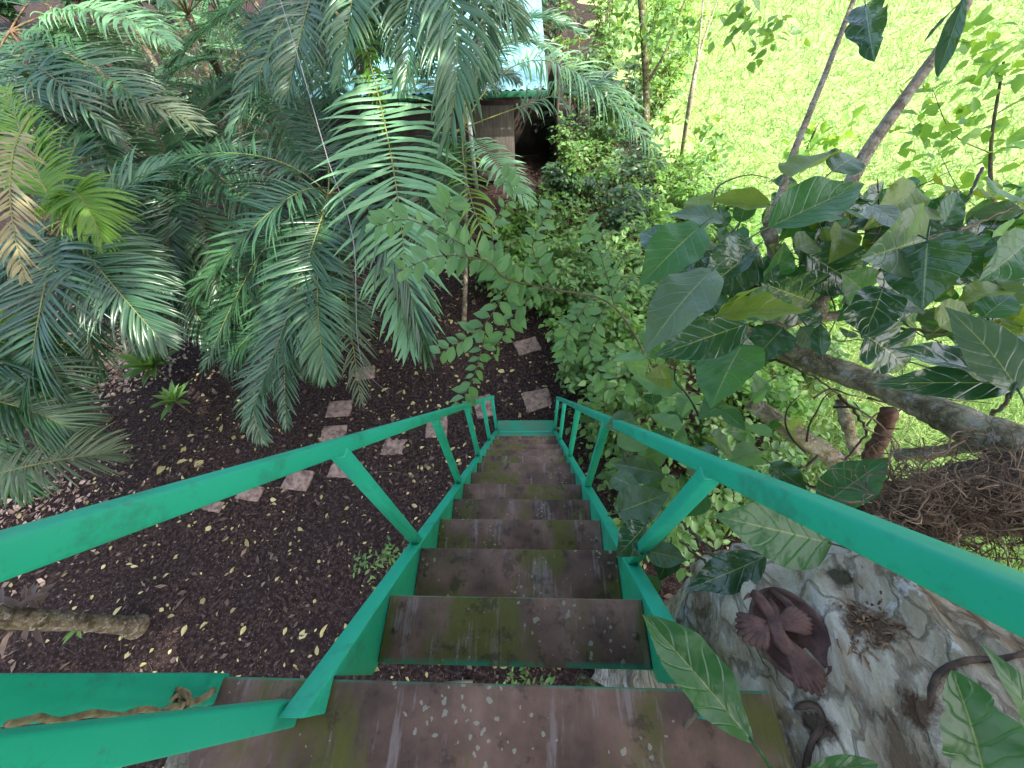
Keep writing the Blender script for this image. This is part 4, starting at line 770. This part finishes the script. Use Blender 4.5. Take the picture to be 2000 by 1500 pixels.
for q in ((1205, 870, 1280, 850), (1300, 880, 1225, 905), (1310, 940, 1245, 985), (1195, 930, 1250, 955), (1340, 890, 1400, 930), (1240, 815, 1180, 835), (1330, 840, 1270, 800), (1250, 1010, 1195, 985), (1375, 960, 1330, 1010), (1290, 1130, 1235, 1175), (1390, 850, 1440, 890), (1410, 800, 1460, 840)):
    BL.append((*q, random.uniform(1.35, 1.7), 1, random.choice('BO'), random.choice(['big_pale', 'twigleaf', 'big_fresh'])))
for q in BL: bigleaf(*q)
random.seed(21)
for i in range(120):
    x, y = random.uniform(1300, 2010), random.uniform(395, 640); z = random.uniform(1.6, 2.3); a = random.uniform(0, 6.28)
    if y > 590+(x-1440)*.39 and x > 1420: continue
    l = random.uniform(.16, .25)*FPX/z
    bigleaf(x, y, x+math.cos(a)*l, y+math.sin(a)*l*.8, z, 1, random.choice('BO'), random.choice(['big', 'big', 'big', 'big_fresh', 'big_fresh', 'big_lime', 'big_pale']))
for i in range(230):                                        # smaller leaves of the lower twigs
    x, y = random.choice([(random.uniform(1330, 2010), random.uniform(380, 720)), (random.uniform(1230, 1560), random.uniform(560, 1000)), (random.uniform(1500, 2010), random.uniform(350, 560))]); z = random.uniform(1.5, 2.5)
    if abs(y-(652+(x-1440)*.39)) < 62: continue            # keep the limb in sight
    a = random.uniform(0, 6.28); l = random.uniform(.07, .14)*FPX/z; bigleaf(x, y, x+math.cos(a)*l, y+math.sin(a)*l*.8, z, .95, random.choice('BOO'), random.choice(['big', 'big_fresh', 'big_fresh', 'twigleaf', 'twigleaf', 'big_lime']))
for i in range(44):
    x, y = random.uniform(1350, 1990), random.uniform(400, 900); z = random.uniform(1.6, 2.4); a = random.uniform(0, 6.28); q = [P(x, y, z)]
    for k in range(4): a += random.gauss(0, .5); x += math.cos(a)*38; y += math.sin(a)*32; q.append(P(x, y, z+random.gauss(0, .05)))
    m = MB(); m.tube(spline(q, 18), np.linspace(.0055, .002, 18), 5); m.build('twig', M[random.choice(['twig_dark', 'twig'])], tree)
for lm, mb in leafmb.items(): mb.build('foliage', M[lm], tree)
# unseen crown, added overhead out of view to shade the stairs
m = MB(); ml = MB(); cc = np.array([3.2, -1.8, 10.6])
for i in range(16):
    a = i*2.399; rad = 6.4*math.sqrt((i+.5)/16); e = cc+np.array([math.cos(a)*rad, math.sin(a)*rad*.95, random.uniform(-.7, 1.4)]); m.tube(bez(ax[-8], (ax[-8]+e)/2+np.array([0, 0, .5]), e, 14), np.linspace(.09, .02, 14), 6)
m.build('unseen_upper_limb', M['bark_limb'], tree)
k = 10500; a = RNG.uniform(0, 6.283, k); rad = 6.9*np.sqrt(RNG.uniform(0, 1, k)); q = cc+np.stack([np.cos(a)*rad, np.sin(a)*rad*.95, RNG.normal(.4, .8, k)], -1)
sdn = np.array(sd); keep = np.ones(k, bool)
for tx, ty, tr in ((-4.4, 4.3, .75), (-3.9, 5.2, .5), (-5.2, 3.6, .5), (-3.2, 6.6, .5), (-5.6, 6.6, .7), (1.9, 4.4, .35), (2.3, 3.2, .3), (1.2, 6.2, .4)):  # gaps cleared along the sun's path to let dapples through
    rel = q-np.array([tx, ty, .3]); keep &= np.linalg.norm(rel-sdn*(rel @ sdn)[:, None], axis=1) > tr
q = q[keep]
for tx, ty, tz, rad_, cnt in ((0, .2, 3.6, 1.3, 1300), (.9, 0, 3.9, 1.0, 700), (1.7, .9, 4.0, 1.2, 900), (-.3, 1.6, 2.2, 1.2, 700)):  # extra leaves added along the sun's path to deepen the shade
    tgt = np.array([tx, ty, tz]); ctr = tgt+sdn*((cc[2]+.3-tz)/sdn[2]); q = np.vstack([q, ctr+rnd3(cnt)*[rad_*.55, rad_*.55, .5]])
k = len(q); put(ml, T_SMALL, q, rnd3(k)*[1, 1, .4], rnd3(k)*.4+[0, 0, 1], RNG.uniform(.30, .48, k), 1.1); ml.build('crown', M['big'], tree)

# ================================================================== BIRD PLAQUE on the trunk
bc, sn_ = on_trunk(1516, 1242)
if bc is None: bc, sn_ = P(1506, 1236, .78), nrm(CAM-P(1506, 1236, .78))
print('plaque at', np.dot(bc-CAM, CF), sn_)
bn = nrm(nrm(CAM-bc)*.7+np.array([-.12, .05, .15])+sn_*.8); bc = bc+bn*.036; bu = nrm((CU*1.0+CR*-.35)-bn*np.dot(CU*1.0+CR*-.35, bn)); br = np.cross(bu, bn)
BS = .98
def BP(x, y, z=0.0): return bc+(br*x+bu*y+bn*z)*BS
plq = thing('bird_plaque', 'rust brown oval plaque with a spread winged bird fixed on the old trunk', 'plaque', bc)
m = MB(); n = 40; th = np.linspace(0, 2*math.pi, n, endpoint=False); prof = [(0, -.022), (1, -.022), (1.03, -.01), (1.0, .004), (.92, .007), (.86, .001), (.4, -.002), (0, -.002)]
cx, cy, ra, rb = .026, -.005, .075, .098
rings = np.array([[BP(cx+math.cos(t)*ra*max(s, 1e-3), cy+math.sin(t)*rb*max(s, 1e-3), h) for t in th] for s, h in prof]); i = np.arange(len(prof)-1)[:, None]*n; j = np.arange(n)[None]
m.add(rings.reshape(-1, 3), np.stack([i+j, i+(j+1) % n, i+n+(j+1) % n, i+n+j], -1).reshape(-1, 4)); m.build('disc', M['wax'], plq)
m = MB(); m.tube(spline([BP(.015, .065, .012), BP(.01, .03, .028), BP(-.008, 0, .04), BP(-.005, -.03, .042), BP(.01, -.055, .034)], 24), np.interp(np.linspace(0, 1, 24), [0, .15, .45, .8, 1], [.0064, .011, .0185, .016, .010]), 14)
m.tube(spline([BP(-.002, .02, .035), BP(-.006, .05, .042), BP(-.014, .068, .05), BP(-.026, .073, .054)], 16), np.interp(np.linspace(0, 1, 16), [0, .5, .8, 1], [.015, .012, .013, .003]), 12)
m.tube(spline([BP(-.026, .073, .054), BP(-.038, .069, .055), BP(-.046, .064, .055)], 8), np.linspace(.005, .0012, 8), 8); bird = m.build('bird', M['wax'], plq)
def fan(pts_a, ang0, ang1, ln, nf, name, z0, z1, hub):
    m = MB()
    for i in range(nf):
        t = i/(nf-1); a = ang0+(ang1-ang0)*t; L = ln*(1-.35*abs(t-.45)); e = BP(hub[0]+math.cos(a)*L, hub[1]+math.sin(a)*L, z1); s0 = BP(hub[0], hub[1], z0)
        m.tube(spline([s0, (s0+e)/2+bn*.006, e], 10), np.interp(np.linspace(0, 1, 10), [0, .5, .85, 1], [.007, .0088, .0086, .003]), 8)
    return subpart(m.build(name, M['wax']), bird)
fan(None, 2.7, 4.1, .075, 8, 'wing', .042, .055, (-.018, .012)); fan(None, -.35, .55, .075, 8, 'wing', .042, .03, (.0, .006)); fan(None, -1.75, -1.05, .105, 8, 'tail', .036, .022, (.002, -.018))
m = MB(); m.tube(spline([BP(.03, .085, .006), BP(.045, .055, .012), BP(.062, .02, .008), BP(.075, -.0, .005)], 14), np.interp(np.linspace(0, 1, 14), [0, .4, 1], [.006, .012, .004]), 10); m.build('leaf_relief', M['wax'], plq)

# ================================================================== THIN BRANCH over the palm, wire
o = thing('slender_shrub', 'slender shrub whose thin leafy twig reaches left across the palm frond', 'shrub', G(1290, 800), None); ms, ml = MB(), MB()
stem = spline([G(1290, 800), P(1270, 720, 3.6), P(1200, 600, 3.0), P(1080, 565, 2.6), P(990, 545, 2.4), P(950, 510, 2.3), P(860, 500, 2.2), P(770, 535, 2.15)], 60); ms.tube(stem, np.linspace(.011, .002, 60), 6)
tws = [[(950, 510, 2.3), (890, 470, 2.25), (800, 430, 2.2), (740, 440, 2.2)], [(990, 545, 2.4), (960, 450, 2.4), (1000, 380, 2.5), (985, 350, 2.5)], [(1080, 565, 2.6), (1040, 480, 2.6), (1080, 400, 2.7)], [(1000, 548, 2.4), (940, 640, 2.5), (860, 690, 2.6)], [(1150, 590, 2.8), (1110, 650, 2.8), (1100, 700, 2.9)], [(920, 500, 2.3), (870, 440, 2.3), (880, 390, 2.3)], [(1200, 600, 3), (1180, 520, 3), (1150, 440, 3)],
       [(1180, 600, 2.9), (1150, 680, 2.9), (1190, 760, 2.9)], [(1060, 560, 2.6), (1000, 620, 2.6), (960, 700, 2.8)], [(950, 640, 2.6), (930, 720, 2.8), (900, 790, 3.0)]]
Ps, Ys, Zs, Ls = [], [], [], []
for tw in [None]+tws:
    q = stem[26:] if tw is None else spline([P(*a) for a in tw], 20)
    if tw is not None: ms.tube(q, np.linspace(.0036, .0016, len(q)), 5)
    for i in range(1, len(q)):
        t = nrm(q[min(i+1, len(q)-1)]-q[i-1]); s_ = nrm(np.cross(t, nrm(CAM-q[i])))*(1 if i % 2 else -1); Ps.append(q[i]); Ys.append(s_+t*.6+RNG.normal(0, .25, 3)); Zs.append(nrm(CAM-q[i])*.6+[0, 0, .7]+RNG.normal(0, .3, 3)); Ls.append(random.uniform(.07, .145))
put(ml, T_TWIG, np.array(Ps), np.array(Ys), np.array(Zs), np.array(Ls), .85); ms.build('stem', M['twig'], o); ml.build('foliage', M['twigleaf'], o)
m = MB(); m.tube(spline([P(535, -40, 3.6), P(585, 120, 3.6), P(640, 310, 3.6), P(690, 470, 3.7), P(705, 700, 4.2), G(760, 770)], 50), .0028, 6); tag(m.build('wire', M['wire']), 'thin grey wire hanging through the palm fronds', 'wire')
m = MB(); m.tube(spline([P(1130, 1330, 2.6), P(1180, 1360, 2.5)], 6)+0, .05, 10); m2 = m
tag(m.build('fallen_branch', M['bark_green']), 'yellowish branch seen through the gap under the platform', 'branch')
m = MB(); q = spline([P(1312, 1468, .80), P(1330, 1432, .78), P(1362, 1390, .76)], 14); m.tube(q, np.linspace(.006, .004, 14), 6); m.tube([q[6], q[6]+CR*.02-CU*.008], .003, 5); tag(m.build('broken_twig', M['twig']), 'short broken twig lying on the platform by the large leaf', 'twig')
